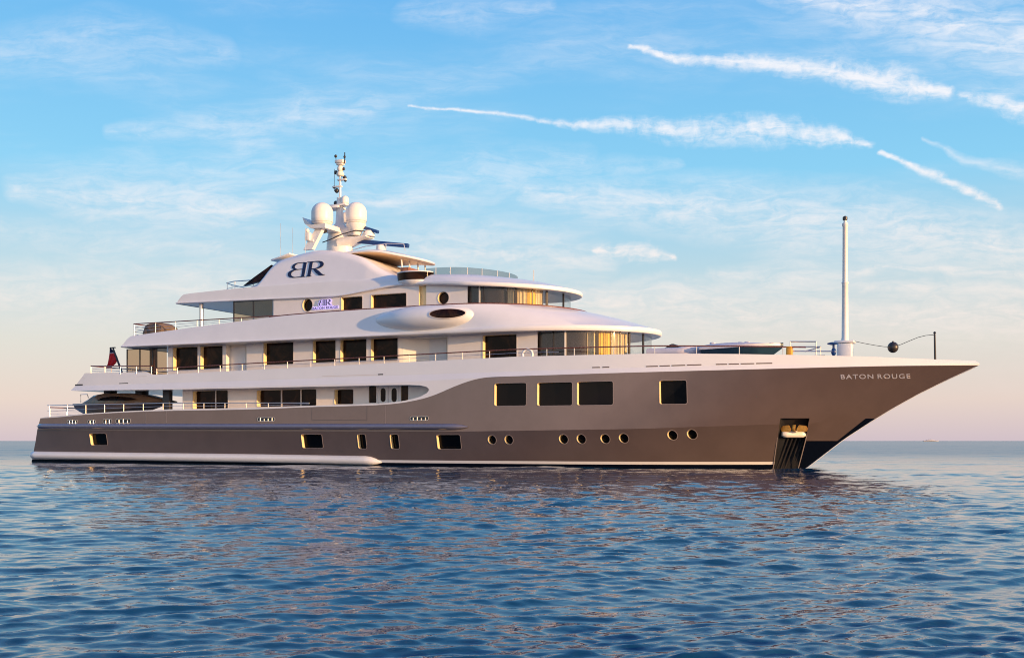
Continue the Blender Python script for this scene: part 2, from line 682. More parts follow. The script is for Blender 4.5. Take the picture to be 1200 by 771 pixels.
_t.link(_t.mix(_t.smooth(_nz, 0.42, 0.72), (0.006, 0.003, 0.003), (0.050, 0.021, 0.010)), M['glass_dark'].node_tree.nodes['Principled BSDF'].inputs['Base Color'])
M['glass_black'] = mat('black_hull_glass', (0.004, 0.004, 0.005), 0.05, bump=0.0006, bscale=1.6, spec=0.12)
M['frame'] = mat('window_frame_paint', (0.62, 0.55, 0.50), 0.35, coat=0.2)
M['grey_frame'] = mat('hull_frame_paint', (0.24, 0.20, 0.195), 0.4, coat=0.1)
M['steel'] = mat('polished_steel', (0.74, 0.69, 0.63), 0.30, metal=0.75, var=0.05, vscale=6)
M['teak'] = mat('varnished_teak', (0.16, 0.055, 0.025), 0.28, coat=0.5, var=0.25, vscale=9)
M['black'] = mat('black_rubber', (0.012, 0.012, 0.014), 0.5, var=0.2)
M['dark'] = mat('dark_trim', (0.03, 0.026, 0.026), 0.4, var=0.15)
M['navy'] = mat('navy_letter_paint', (0.012, 0.012, 0.045), 0.3)
M['radar'] = mat('radar_bar_blue', (0.01, 0.05, 0.19), 0.35, var=0.1)
M['dome'] = mat('radome_white', (0.80, 0.76, 0.70), 0.4, var=0.03)
M['mastpaint'] = mat('mast_white', (0.78, 0.75, 0.70), 0.38, var=0.04, vscale=3)
M['yellow'] = mat('yellow_plastic', (0.75, 0.36, 0.03), 0.4, var=0.1)
M['interior'] = mat('dark_interior', (0.035, 0.02, 0.014), 0.6, var=0.3, vscale=2)
M['tan'] = mat('bounce_lit_tan', (0.74, 0.55, 0.37), 0.45, var=0.06)  # warm bounce light under the hard top put into the colour
M['wood'] = mat('honey_wood', (0.26, 0.10, 0.03), 0.35, coat=0.3, var=0.25, vscale=6)
M['fender'] = mat('fender_rail', (0.15, 0.15, 0.21), 0.25, coat=1.0, var=0.05)
M['slot'] = mat('vent_slot_paint', (0.13, 0.095, 0.085), 0.5)
M['seam'] = mat('panel_seam', (0.06, 0.055, 0.055), 0.5)
M['gold'] = mat('anchor_bronze', (0.62, 0.28, 0.05), 0.32, metal=0.7, var=0.25, vscale=8)
M['canvas'] = mat('brown_canvas', (0.14, 0.098, 0.07), 0.85, bump=0.02, bscale=4, var=0.15, vscale=3)
M['glass_clear'] = glass_mat('clear_glass', (0.94, 0.95, 0.95))
M['glass_smoke'] = glass_mat('smoked_glass', (0.74, 0.63, 0.52))
M['glass_grey'] = glass_mat('grey_glass', (0.68, 0.70, 0.71))
M['curtain'] = mat('cream_curtain', (0.66, 0.52, 0.29), 0.9, var=0.08, vscale=5)
M['curtain_sunlit'] = mat('sunlit_curtain', (0.86, 0.54, 0.07), 0.9, var=0.06, vscale=5)  # lit copy of the cream curtain, sunlight painted into its colour
M['violet'] = emit_mat('violet_sign_light', (0.62, 0.48, 1.0), 0.85)

# ------------------------------------------------------------------ hull surface
STEM = interp([(-1.5, 50.2), (0.0, 53.1), (0.8, 54.1), (1.64, 55.15), (2.65, 56.67), (3.27, 57.66), (4.0, 58.93), (4.7, 60.32), (5.44, 61.92), (6.2, 62.6)])
Z_KN = smooth_interp([(0, 2.3), (10, 2.18), (34, 2.03), (45, 2.15), (56.6, 2.55)])
Z_GREY = interp([(0, 3.06), (2.6, 3.12), (5.7, 3.29), (10, 3.43), (13.2, 3.475), (19.5, 3.49), (24.6, 3.585), (27.5, 3.61), (29.3, 3.65), (30.4, 3.72), (31.3, 3.83),
                 (32.0, 3.95), (32.6, 4.09), (33.2, 4.28), (33.85, 4.52), (34.4, 4.71), (34.85, 4.85), (35.3, 4.97), (35.7, 5.05), (36.1, 5.10), (36.6, 5.13), (37.9, 5.14),
                 (50.0, 5.27), (62, 5.44)])
Z_ROWG = smooth_interp([(0, 4.9), (30, 4.95), (37, 5.12), (50, 5.27), (62, 5.44)])
Z_CR = smooth_interp([(0, 5.28), (21, 5.32), (38, 5.42), (48, 5.5), (56, 5.53), (62, 5.55)])
Z_TOP = interp([(0, 6.15), (5.4, 6.15), (11.0, 6.09), (11.15, 6.05), (11.35, 5.92), (11.6, 5.88), (13, 5.89), (21.3, 6.02), (29.4, 6.13), (37.8, 6.25), (46, 6.22), (50, 6.12), (56, 5.93), (60, 5.74), (62, 5.66)])


class Row:
    def __init__(self, zf, Xa, Xt, B, Xs, p, n_s=60, n_b=70):
        self.zf, self.Xa, self.Xt, self.B, self.Xs, self.p = zf, Xa, Xt, B, Xs, p
        self.pl = [(Xa + (Xs - Xa) * i / n_s, self.t(Xa + (Xs - Xa) * i / n_s)) for i in range(n_s)]
        for i in range(n_b + 1):
            s = 1 - (1 - i / n_b) ** 1.25
            x = Xs + (Xt - Xs) * s
            self.pl.append((x, self.t(x) if i < n_b else 0.0))

    def t(self, x):
        b = self.B * (1 - 0.035 * max(0, (8 - x) / 8) ** 2)
        if x <= self.Xs:
            return b
        s = (x - self.Xs) / (self.Xt - self.Xs)
        return b * max(0.0, 1 - s ** self.p)


def zmid(f):
    return lambda x: Z_KN(x) * (1 - f) + Z_ROWG(x) * f


def Xaft(z):
    return max(-0.1, 0.05 + 0.47 * max(z, 0))


ROWS = [Row(lambda x: -1.6, 0.6, 49.8, 4.3, 24, 2.4),
        Row(lambda x: 0.0, 0.05, STEM(0), 5.52, 30, 3.0),
        Row(lambda x: Z_KN(x) * 0.62, 0.75, STEM(1.58), 5.78, 31.5, 3.0),
        Row(Z_KN, Xaft(2.3), STEM(2.55), 5.95, 33, 3.0)]
for f_ in (0.25, 0.5, 0.75):
    z_ = 2.55 * (1 - f_) + 5.44 * f_
    ROWS.append(Row(zmid(f_), Xaft(2.3 + 2 * f_), STEM(z_), 5.95 - 0.05 * f_, 33 + f_, 3.0 - 0.6 * f_))
ROWS += [Row(Z_ROWG, 2.3, STEM(5.44), 5.90, 34, 2.4),
         Row(Z_CR, 2.4, 61.95, 5.76, 34, 2.4),
         Row(Z_TOP, 2.6, 61.75, 5.72, 34, 2.4)]


def hull_t(x, z):
    r0 = ROWS[0]
    if z <= r0.zf(x):
        return r0.t(min(x, r0.Xt))
    for a, b in zip(ROWS, ROWS[1:]):
        za, zb = a.zf(x), b.zf(x)
        if z <= zb:
            k = (z - za) / max(1e-6, zb - za)
            return a.t(x) * (1 - k) + b.t(x) * k if x < a.Xt else b.t(x) * k
    return ROWS[-1].t(x)


def hp(px, py, t=5.0):
    """photo pixel -> (X, z) on the hull's starboard side"""
    for _ in range(14):
        X, z = at(px, py, t)
        t = 0.5 * t + 0.5 * hull_t(X, z)
    return at(px, py, t)


def hull_material():
    m_ = bpy.data.materials.new('hull_paint')
    m_.use_nodes = True
    t = NT(m_.node_tree)
    b = m_.node_tree.nodes['Principled BSDF']
    tc = t.n('ShaderNodeTexCoord')
    sp = t.n('ShaderNodeSeparateXYZ')
    t.link(tc.outputs['Object'], sp.inputs[0])
    X, Z = sp.outputs['X'], sp.outputs['Z']
    fc = t.n('ShaderNodeFloatCurve')
    cv = fc.mapping.curves[0]
    P = [(x / 65.0, Z_GREY(x) / 8.0) for x in (0, 2.6, 5.7, 10, 13.2, 19.5, 24.6, 27.5, 29.3, 30.4, 31.3, 32.0, 32.6, 33.2, 33.85, 34.4, 34.85, 35.3, 35.7, 36.1, 36.6, 37.9, 50, 62)]
    P.append((1.0, P[-1][1]))
    cv.points[0].location = P[0]
    cv.points[1].location = P[-1]
    for p_ in P[1:-1]:
        cv.points.new(*p_)
    for p_ in cv.points:
        p_.handle_type = 'AUTO_CLAMPED'
    fc.mapping.update()
    t.link(t.m('DIVIDE', X, 65.0), fc.inputs['Value'])
    zg = t.m('MULTIPLY', fc.outputs[0], 8.0)
    iswhite = t.m('GREATER_THAN', Z, zg)
    f, _ = t.noise(tc.outputs['Object'], 0.5, 5, 0.6)
    grey = t.mix(t.smooth(f, 0.3, 0.7), (0.168, 0.123, 0.109), (0.190, 0.140, 0.124))
    white = t.mix(t.smooth(f, 0.3, 0.7), (0.77, 0.76, 0.75), (0.80, 0.79, 0.78))
    col = t.mix(iswhite, grey, white)
    # black paint round the forefoot
    a = t.m('MULTIPLY', t.m('GREATER_THAN', X, 51.9), t.m('LESS_THAN', Z, 1.5))
    (xa, za), (xb, zb) = at(980, 517, 0.35), at(1015, 490.3, 0.15)
    k = (xb - xa) / (zb - za)
    line = t.m('ADD', t.m('MULTIPLY', t.m('SUBTRACT', Z, za), k), xa)
    bb = t.m('MULTIPLY', t.m('GREATER_THAN', X, line), t.m('LESS_THAN', Z, zb))
    black = t.m('MAXIMUM', a, bb)
    # boot stripe and antifouling
    stripe = t.m('MULTIPLY', t.m('LESS_THAN', Z, 0.36), t.m('LESS_THAN', X, 51.7))
    col = t.mix(stripe, col, (0.74, 0.72, 0.70))
    anti = t.m('LESS_THAN', Z, 0.2)
    black = t.m('MAXIMUM', black, anti)
    col = t.mix(black, col, (0.003, 0.005, 0.012))
    t.link(col, b.inputs['Base Color'])
    # a faint waterline of salt and damp
    t.link(t.m('ADD', 0.17, t.m('MULTIPLY', f, 0.08)), b.inputs['Roughness'])
    t.link(t.m('MULTIPLY', t.m('SUBTRACT', 1.0, t.m('MAXIMUM', iswhite, t.m('MAXIMUM', black, stripe))), 0.36), b.inputs['Metallic'])
    t.link(t.m('MULTIPLY', t.m('SUBTRACT', 1.0, black), 0.45), b.inputs['Coat Weight'])
    t.link(t.m('SUBTRACT', 0.5, t.m('MULTIPLY', black, 0.38)), b.inputs['Specular IOR Level'])
    b.inputs['Coat Roughness'].default_value = 0.08
    fb, _ = t.noise(tc.outputs['Object'], 0.9, 2, 0.5)
    bp = t.n('ShaderNodeBump')
    bp.inputs['Strength'].default_value = 1.0
    bp.inputs['Distance'].default_value = 0.007
    t.link(fb, bp.inputs['Height'])
    t.link(bp.outputs[0], b.inputs['Normal'])
    return m_


M['hull'] = hull_material()

yacht = empty('yacht', (0, 0, 0), 'very long motor yacht with grey hull and stacked white decks, lying on the calm sea', 'yacht')

# ------------------------------------------------------------------ windows: collected, then cut from their wall
class Wall:
    def __init__(self):
        self.cut = bmesh.new()
        self.win = []

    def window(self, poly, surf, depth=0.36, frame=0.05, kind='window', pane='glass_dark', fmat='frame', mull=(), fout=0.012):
        f0 = lambda x, z: surf(x, z) - depth
        f1 = lambda x, z: surf(x, z) + 0.6
        add_prism(self.cut, poly, f0, f1)
        self.win.append((poly, surf, depth, frame, kind, pane, fmat, mull, fout))

    def apply(self, o, parent, cutmat):
        bmesh.ops.recalc_face_normals(self.cut, faces=self.cut.faces)
        c = finish(self.cut, 'cutter', cutmat, smooth=False)
        boolean(o, c)
        o.data.polygons.foreach_set('use_smooth', [True] * len(o.data.polygons))
        o.data.set_sharp_from_angle(angle=R(7))
        for poly, surf, depth, frame, kind, pane, fmat, mull, fout in self.win:
            bm = bmesh.new()
            add_prism(bm, grow(poly, 0.004), lambda x, z: surf(x, z) - depth - 0.02, lambda x, z: surf(x, z) - depth + 0.03)
            w = finish(bm, kind, M[pane], parent, smooth=False)
            if frame:
                bm = bmesh.new()
                add_ring(bm, grow(poly, 0.002), grow(poly, frame), lambda x, z: surf(x, z) - 0.05, lambda x, z: surf(x, z) + fout)
                finish(bm, 'frame', M[fmat], w, angle=40)
            for mx in mull:
                zs = [p[1] for p in poly]
                bm = bmesh.new()
                add_prism(bm, [(mx - 0.035, min(zs)), (mx + 0.035, min(zs)), (mx + 0.035, max(zs)), (mx - 0.035, max(zs))],
                          lambda x, z: surf(x, z) - depth + 0.032, lambda x, z: surf(x, z) - depth + 0.10)
                finish(bm, 'mullion', M['frame'], w, smooth=False)


def prect(x0, x1, y0, y1, t, r=0.1):
    """pixel rectangle on plane t -> rounded rectangle in metres"""
    xm, ym = (x0 + x1) / 2, (y0 + y1) / 2
    X0, X1 = at(x0, ym, t)[0], at(x1, ym, t)[0]
    z1, z0 = at(xm, y0, t)[1], at(xm, y1, t)[1]
    return rr(X0, X1, z0, z1, r)


# ------------------------------------------------------------------ hull
def build_hull():
    bm = bmesh.new()
    layers = [(r.pl, r.zf) for r in ROWS]
    top = ROWS[-1].pl
    inn = [(x, t - 0.16 if t > 0.5 else t * 0.68) for x, t in top]
    inn[-1] = (61.6, 0.0)
    layers.append((inn, lambda x: Z_TOP(x) + 0.0))
    layers.append((inn, lambda x: min(5.35, Z_TOP(x) - 0.1)))
    add_slab(bm, layers)
    hull = finish(bm, 'hull', M['hull'], yacht, angle=7)
    # the open main deck: through the full beam
    gun = [(-6, 3.08), (1.5, 3.1), (1.92, 3.17), (5.74, 3.37), (10, 3.51), (13.2, 3.57), (20.1, 3.59), (24.5, 3.67), (27.5, 3.70), (29.3, 3.73), (30.2, 3.79), (30.9, 3.87), (31.5, 3.98), (32.0, 4.12), (32.35, 4.28)]
    tip = [(32.5, 4.43), (32.48, 4.56), (32.3, 4.67), (31.9, 4.75), (31.2, 4.79), (29.8, 4.81), (21.4, 4.83), (13.1, 4.86), (4.32, 4.97)]
    aft = [(4.6, 5.25), (5.2, 5.85), (5.5, 6.16), (5.6, 9), (-6, 9)]
    bm = bmesh.new()
    add_prism(bm, gun + tip + aft, -8, 8)
    bmesh.ops.recalc_face_normals(bm, faces=bm.faces)
    c = finish(bm, 'cutter', M['hull'], smooth=False)
    # flat ear-cut caps instead of a fan: rebuild as plain n-gon prism
    bm = bmesh.new()
    poly = gun + tip + aft
    a = [bm.verts.new((x, 8, z)) for x, z in poly]
    b = [bm.verts.new((x, -8, z)) for x, z in poly]
    n = len(poly)
    for i in range(n):
        j = (i + 1) % n
        bm.faces.new((a[i], a[j], b[j], b[i]))
    bm.faces.new(list(reversed(a)))
    bm.faces.new(b)
    bmesh.ops.recalc_face_normals(bm, faces=bm.faces)
    bm.to_mesh(c.data)
    bm.free()
    boolean(hull, c)
    w = Wall()

    def hwin(x0, x1, y0, y1, r=0.1, frame=0.032):
        (X0, za), (X1, zb) = hp(x0, (y0 + y1) / 2), hp(x1, (y0 + y1) / 2)
        z1, z0 = hp((x0 + x1) / 2, y0)[1], hp((x0 + x1) / 2, y1)[1]
        w.window(rr(X0, X1, z0, z1, r), hull_t, 0.30, frame, 'hull_window', 'glass_black', fmat='grey_frame')
    for q in ((105.7, 125.2, 508, 521.4), (353.7, 377.8, 509, 524.8), (419.4, 428.9, 509, 525.5), (457.6, 467.3, 509, 525.6), (512.3, 539.8, 509.4, 526),
              (579.5, 616.6, 449, 475.2), (629.6, 670.4, 448.2, 475), (676.3, 718.3, 447.2, 474.4), (772.8, 804.7, 445.8, 473.2)):
        hwin(*q)
    for px, py in ((576.6, 515.2), (596.3, 515.2), (660.4, 514.4), (681.2, 514.3), (709.2, 514), (731, 513.4), (788, 509.8), (811, 508.8)):
        X, z = hp(px, py)
        w.window(oval(X, z, 0.25, 0.25), hull_t, 0.26, 0.035, 'porthole', 'glass_black', fmat='grey_frame')
    # anchor pocket
    pts = [hp(*p) for p in ((914.7, 490), (948.7, 490), (945, 510), (938, 548), (906.7, 546))]
    pts = [pts[0], pts[1], pts[2], (pts[3][0] - 0.25, -0.5), (pts[4][0] - 0.15, -0.5)]
    pts.reverse()
    w.pocket = pts
    bm = bmesh.new()
    add_prism(bm, pts, lambda x, z: max(0.1, hull_t(x, max(z, 0)) - 0.5), lambda x, z: hull_t(x, z) + 0.6)
    bmesh.ops.recalc_face_normals(bm, faces=bm.faces)
    boolean(hull, finish(bm, 'cutter', M['black'], smooth=False))
    w.apply(hull, yacht, M['jamb'])
    return hull, pts


hull, pocket = build_hull()

# pocket lining, ribs, roller and frame
bm = bmesh.new()
add_prism(bm, grow(pocket, 0.003), lambda x, z: max(0.05, hull_t(x, max(z, 0)) - 0.55), lambda x, z: max(0.1, hull_t(x, max(z, 0)) - 0.47))
pk = finish(bm, 'anchor_pocket', M['black'], yacht, smooth=False)
bm = bmesh.new()
pt_, pb_ = [p for p in pocket if p[1] > 1], [p for p in pocket if p[1] < 0]
xl_t, xr_t = min(p[0] for p in pt_), max(p[0] for p in pt_)
xl_b, xr_b = min(p[0] for p in pb_), max(p[0] for p in pb_)
zt_ = hp(930, 513)[1]
zb_ = -0.3
for k in range(6):
    f_ = (k + 0.5) / 6
    a_ = xl_t + (xr_t - xl_t) * (0.04 + 0.86 * f_)
    b_ = xl_b + (xr_b - xl_b) * f_
    add_tube(bm, [(a_, -(hull_t(a_, zt_) - 0.40), zt_), (b_, -max(0.15, hull_t(b_, 0.0) - 0.40), zb_)], 0.05, 8)
finish(bm, 'rib', M['dark'], pk)
bm = bmesh.new()
za_ = hp(930, 508.5)[1]
xa_, xb_ = hp(915.5, 508.5)[0], hp(943, 508.5)[0]
add_tube(bm, [(xa_ + (xb_ - xa_) * k / 10, -(hull_t(xa_ + (xb_ - xa_) * k / 10, za_) - 0.2), za_) for k in range(11)],
         [0.12, 0.19, 0.2, 0.2, 0.2, 0.2, 0.2, 0.2, 0.2, 0.19, 0.12], 14)
finish(bm, 'roller', M['cream'], pk, angle=50)
bm = bmesh.new()
add_ring(bm, grow(pocket, 0.005), grow(pocket, 0.04), lambda x, z: max(0.05, hull_t(x, z) - 0.03), lambda x, z: hull_t(x, z) + 0.008)
finish(bm, 'pocket_frame', M['grey_frame'], pk)
# white bar standing in for the sunlit edge of the stem
bm = bmesh.new()
path = [(STEM(z) + 0.015, 0, z) for z in np.linspace(-0.2, 5.35, 24)]
add_tube(bm, path, 0.03, 8)
finish(bm, 'stem_lit_edge', M['white'], yacht)

# anchor in its pocket
zc_ = hp(930, 501.2)[1]
xc0, xc1 = hp(917, 501)[0], hp(943, 501)[0]
xm_ = (xc0 + xc1) / 2
tm_ = hull_t(xm_, zc_)
anch = empty('anchor', (xm_, -(tm_ - 0.2), zc_ - 0.25), 'bronze coloured anchor stowed flat in the dark recess at the bow', 'anchor')
bm = bmesh.new()
add_rbox(bm, -0.09, 0.09, -0.14, 0.06, 0.05, 0.42, 0.04)
finish(bm, 'shank', M['gold'], anch)
for s_ in (-1, 1):
    bm = bmesh.new()
    P_ = [(0.13, 0.16), (0.20, 0.05), (0.66, 0.04), (0.72, 0.2), (0.64, 0.36), (0.26, 0.40)]
    a = [bm.verts.new((s_ * x, 0.05, z)) for x, z in P_]
    b = [bm.verts.new((s_ * x, -0.17 + 0.08 * abs(x), z)) for x, z in P_]
    for i in range(6):
        j = (i + 1) % 6
        bm.faces.new((a[i], a[j], b[j], b[i]))
    bm.faces.new(a)
    bm.faces.new(b)
    bmesh.ops.recalc_face_normals(bm, faces=bm.faces)
    bmesh.ops.bevel(bm, geom=list(bm.edges), offset=0.025, segments=2, affect='EDGES')
    finish(bm, 'fluke', M['gold'], anch)

# rub rail
def along_hull(name, x0, x1, zf, rt, rz, m_, out=0.05, n=80, parent=yacht, taper=(0.3, 0.9), prof=14, zoff=0):
    bm = bmesh.new()
    prev = None
    rings = []
    for i in range(n + 1):
        x = x0 + (x1 - x0) * i / n
        k = min(1, math.sqrt(max(0.0, (x - x0) / taper[0] + 0.02)), math.sqrt(max(0.0, (x1 - x) / taper[1] + 0.02)))
        z = zf(x)
        t = hull_t(x, z) + out
        ring = [bm.verts.new((x, -(t + rt * k * math.cos(2 * math.pi * j / prof)), z + rz * k * math.sin(2 * math.pi * j / prof))) for j in range(prof)]
        if prev:
            for j in range(prof):
                bm.faces.new((prev[j], prev[(j + 1) % prof], ring[(j + 1) % prof], ring[j]))
        prev = ring
        rings.append(ring)
    bm.faces.new(rings[0])
    bm.faces.new(list(reversed(rings[-1])))
    return finish(bm, name, m_, parent, angle=60)


(rx0, rz0), (rx1, rz1) = hp(44, 499.3), hp(549, 500)
along_hull('rub_rail', rx0, rx1, interp([(rx0, rz0), (rx1, rz1)]), 0.30, 0.19, M['fender'])
# wide white ledge along the waterline aft
lx1 = hp(447, 541)[0]
along_hull('waterline_ledge', 0.0, lx1, interp([(0, 0.50), (20, 0.40), (lx1 - 1, 0.33), (lx1, 0.22)]), 0.30, 0.27, M['white'], out=0.0, taper=(0.15, 0.8), prof=18)

# seams of the shell doors, on the grey side
def seam(pts, w=0.02, m_='seam', name='door_seam', out=0.004):
    bm = bmesh.new()
    P_ = [hp(*p) for p in pts]
    for (x0, z0), (x1, z1) in zip(P_, P_[1:]):
        dx, dz = x1 - x0, z1 - z0
        L = math.hypot(dx, dz)
        nx, nz = -dz / L * w / 2, dx / L * w / 2
        poly = [(x0 - nx, z0 - nz), (x1 - nx, z1 - nz), (x1 + nx, z1 + nz), (x0 + nx, z0 + nz)]
        add_prism(bm, poly, lambda x, z: hull_t(x, z) - 0.02, lambda x, z: hull_t(x, z) + out)
    return finish(bm, name, M[m_], yacht, smooth=False)


seam([(365.5, 477), (365.5, 492.3), (430, 492.3), (430, 475.2)])
seam([(451.5, 475), (451.5, 496.5)], 0.03, 'grey_frame')
seam([(171, 483), (171, 495.5)], 0.03, 'grey_frame')
seam([(195, 481.5), (195, 495)], 0.03, 'grey_frame')
seam([(886.5, 466), (886.5, 454.5), (903, 453.8)], 0.03)
seam([(92, 449.5), (443, 438.9)], 0.03, 'frame', 'side_seam')
seam([(95.5, 443.5), (172, 440.8)], 0.025, 'frame', 'side_seam')
seam([(88, 451.2), (97, 450.9)], 0.10, 'dark', 'side_vent')
seam([(139.5, 449.3), (150, 448.9)], 0.05, 'dark', 'side_vent')
seam([(443, 438.8), (449, 438.6)], 0.07, 'dark', 'side_vent')
for x0, x1, y0, y1 in ((757, 771, 429.4, 429.0), (773, 785, 428.9, 428.5), (787, 803, 428.4, 427.9), (805, 822, 427.8, 427.3),
                       (839, 852, 426.9, 426.7), (854, 866, 426.6, 426.4), (868, 884, 426.3, 426.0), (886, 905, 425.9, 425.5), (694, 703, 430.6, 430.4), (706, 714, 430.3, 430.1)):
    seam([(x0, y0), (x1, y1)], 0.06, 'slot', 'side_vent', 0.008)

# polished fairleads low on the aft quarter and amidships
def fairlead(px0, px1, py, hgt=0.26, bars=4):
    (x0, z0), (x1, z1) = hp(px0, py), hp(px1, py)
    bm = bmesh.new()
    poly = rr(x0, x1, z0 - hgt / 2, z0 + hgt / 2, 0.08)
    add_prism(bm, poly, lambda x, z: hull_t(x, z) - 0.03, lambda x, z: hull_t(x, z) + 0.006)
    f_ = finish(bm, 'fairlead', M['dark'], yacht, smooth=False)
    bm = bmesh.new()
    add_ring(bm, poly, grow(poly, 0.02), lambda x, z: hull_t(x, z) - 0.03, lambda x, z: hull_t(x, z) + 0.02)
    for k in range(bars):
        x = x0 + (x1 - x0) * (k + 0.7) / (bars + 0.4)
        t = hull_t(x, z0) + 0.03
        add_tube(bm, [(x, -t + 0.02, z0 - hgt / 2), (x, -t + 0.02, z0 + hgt * (0.1 + 0.3 * ((k * 7 + int(px0)) % 3) / 2))], 0.035, 8)
    finish(bm, 'fairlead_rim', M['steel'], f_)


for a_ in ((79, 91, 494, 0.2, 3), (103, 112, 494, 0.2, 2), (121, 131, 493.6, 0.26, 2), (136, 153, 493.2, 0.26, 3), (302, 322, 491.3, 0.2, 4), (481, 502, 490.3, 0.2, 4)):
    fairlead(*a_)

# raised name at the bow, in bright metal
def text_mesh(txt, extr=0.02, bold=0.0, spacing=1.0):
    cu = bpy.data.curves.new('lettering', 'FONT')
    cu.body = txt
    cu.extrude = extr
    cu.offset = bold
    cu.space_character = spacing
    cu.align_x = 'LEFT'
    o = bpy.data.objects.new('tmp', cu)
    COL.objects.link(o)
    dg = bpy.context.evaluated_depsgraph_get()
    me = bpy.data.meshes.new_from_object(o.evaluated_get(dg))
    bpy.data.objects.remove(o)
    bpy.data.curves.remove(cu)
    return me


def lettering(txt, x0, x1, z0, z1, surf, name, m_, parent, extr=0.03, bold=0.0, out=0.0, slope=0.0, spacing=1.0):
    me = text_mesh(txt, extr, bold, spacing)
    v = np.array([x.co[:] for x in me.vertices])
    lo, hi = v.min(0), v.max(0)
    for p in me.vertices:
        fx = (p.co.x - lo[0]) / (hi[0] - lo[0])
        fy = (p.co.y - lo[1]) / (hi[1] - lo[1])
        X = x0 + (x1 - x0) * fx
        Z = z0 + (z1 - z0) * fy + slope * fx
        p.co = (X, -(surf(X, Z) + out + p.co.z), Z)
    me.materials.append(m_)
    return link(name, me, parent)


(nx0, nz0), (nx1, nz1) = hp(985.5, 444.2), hp(1067, 443.6)
_, nzt = hp(985.5, 438.8)
nk = (nz1 - nz0) / (nx1 - nx0)
for txt_, f0_, f1_ in (('BATON', 0.0, 0.47), ('ROUGE', 0.53, 1.0)):
    xa_, xb_ = nx0 + (nx1 - nx0) * f0_, nx0 + (nx1 - nx0) * f1_
    lettering(txt_, xa_, xb_, nz0 + nk * (xa_ - nx0), nzt + nk * (xa_ - nx0), hull_t, 'name_lettering', M['chrome'], yacht, 0.03, 0.012, 0.0, nk * (xb_ - xa_), 1.2)

# ------------------------------------------------------------------ main deck house (seen through the side opening)
TM = 4.7
bm = bmesh.new()
add_slab(bm, [([(13.15, TM), (33.6, TM)], 3.2), ([(13.15, TM), (33.6, TM)], 5.0)])
for f in list(bm.faces):
    pass
mdh = finish(bm, 'main_deck_house', M['wall_main'], yacht, smooth=False)
w = Wall()
sm = lambda x, z: TM
for x0, x1, y0, y1, ml in ((230, 267, 457.8, 479, (249,)), (305, 370.6, 456.6, 476, (326.3, 349.3)), (396, 414, 456.3, 473.5, ())):
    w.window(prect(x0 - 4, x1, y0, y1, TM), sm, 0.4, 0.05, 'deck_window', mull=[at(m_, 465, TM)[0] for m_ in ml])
for x0, x1, y0, y1, r_ in ((432.5, 441, 452, 471.8, 0.05), (470, 478.3, 452, 470.5, 0.05)):
    w.window(prect(x0, x1, y0, y1, TM, r_), sm, 0.06, 0.02, 'side_light')
for x0, x1 in ((446, 452), (458.8, 465)):
    w.window(prect(x0, x1, 454.6, 471, TM, 0.28), sm, 0.05, 0.05, 'door_glass', fmat='cream')
w.apply(mdh, yacht, M['jamb'])
for x0, x1 in ((443.2, 454.4), (455.6, 467.2)):
    bm = bmesh.new()
    p_ = prect(x0, x1, 452.6, 472.5, TM, 0.05)
    add_ring(bm, p_, grow(p_, 0.03), TM - 0.01, TM + 0.02)
    finish(bm, 'door_frame', M['frame'], yacht)

# overhead brackets and pillar of the aft deck
bm = bmesh.new()
X_, Z_ = at(195.5, 470, 4.6)
add_rbox(bm, X_ - 0.3, X_ + 0.3, -4.7, -4.35, 3.4, 5.0, 0.05)
finish(bm, 'pillar', M['dark'], yacht)
for px in (130, 167):
    X_, Z_ = at(px, 460, 3.2)
    bm = bmesh.new()
    add_rbox(bm, X_ - 0.3, X_ + 0.3, -3.6, -2.9, 4.62, 4.99, 0.04)
    finish(bm, 'davit_head', M['dark'], yacht)

# ------------------------------------------------------------------ upper deck house
TU = 4.6
XU1 = at(630, 400, TU)[0]
bm = bmesh.new()
add_slab(bm, [([(at(197, 418, TU)[0], TU), (XU1, TU)], 5.3), ([(at(197, 418, TU)[0], TU), (XU1, TU)], 7.95)])
udh = finish(bm, 'upper_deck_house', M['wall'], yacht, smooth=False)
w = Wall()
su = lambda x, z: TU
for x0, x1, y0, y1 in ((203, 231.5, 406.8, 432), (235, 260.8, 405.5, 430.6), (309, 343.6, 401, 425.4), (367, 393.2, 399, 423), (399, 429.2, 397.7, 422.2),
                       (435, 466, 396.4, 420.8), (566, 605.2, 392.5, 418.3)):
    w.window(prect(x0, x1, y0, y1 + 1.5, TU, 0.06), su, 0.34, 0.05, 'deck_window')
# door niches
x0, x1 = at(265, 415, TU)[0], at(289, 415, TU)[0]
z0, z1 = 5.5, at(277, 403.4, TU)[1]
bm2 = bmesh.new()
add_prism(bm2, [(x0, z0), (x1, z0), (x1, z1), (x0, z1)], lambda x, z: TU - 0.45, TU + 0.5)
xa, xb, xc = at(468, 408, TU)[0], at(501.5, 408, TU)[0], at(524.5, 408, TU)[0]
z1 = at(500, 395.6, TU)[1]
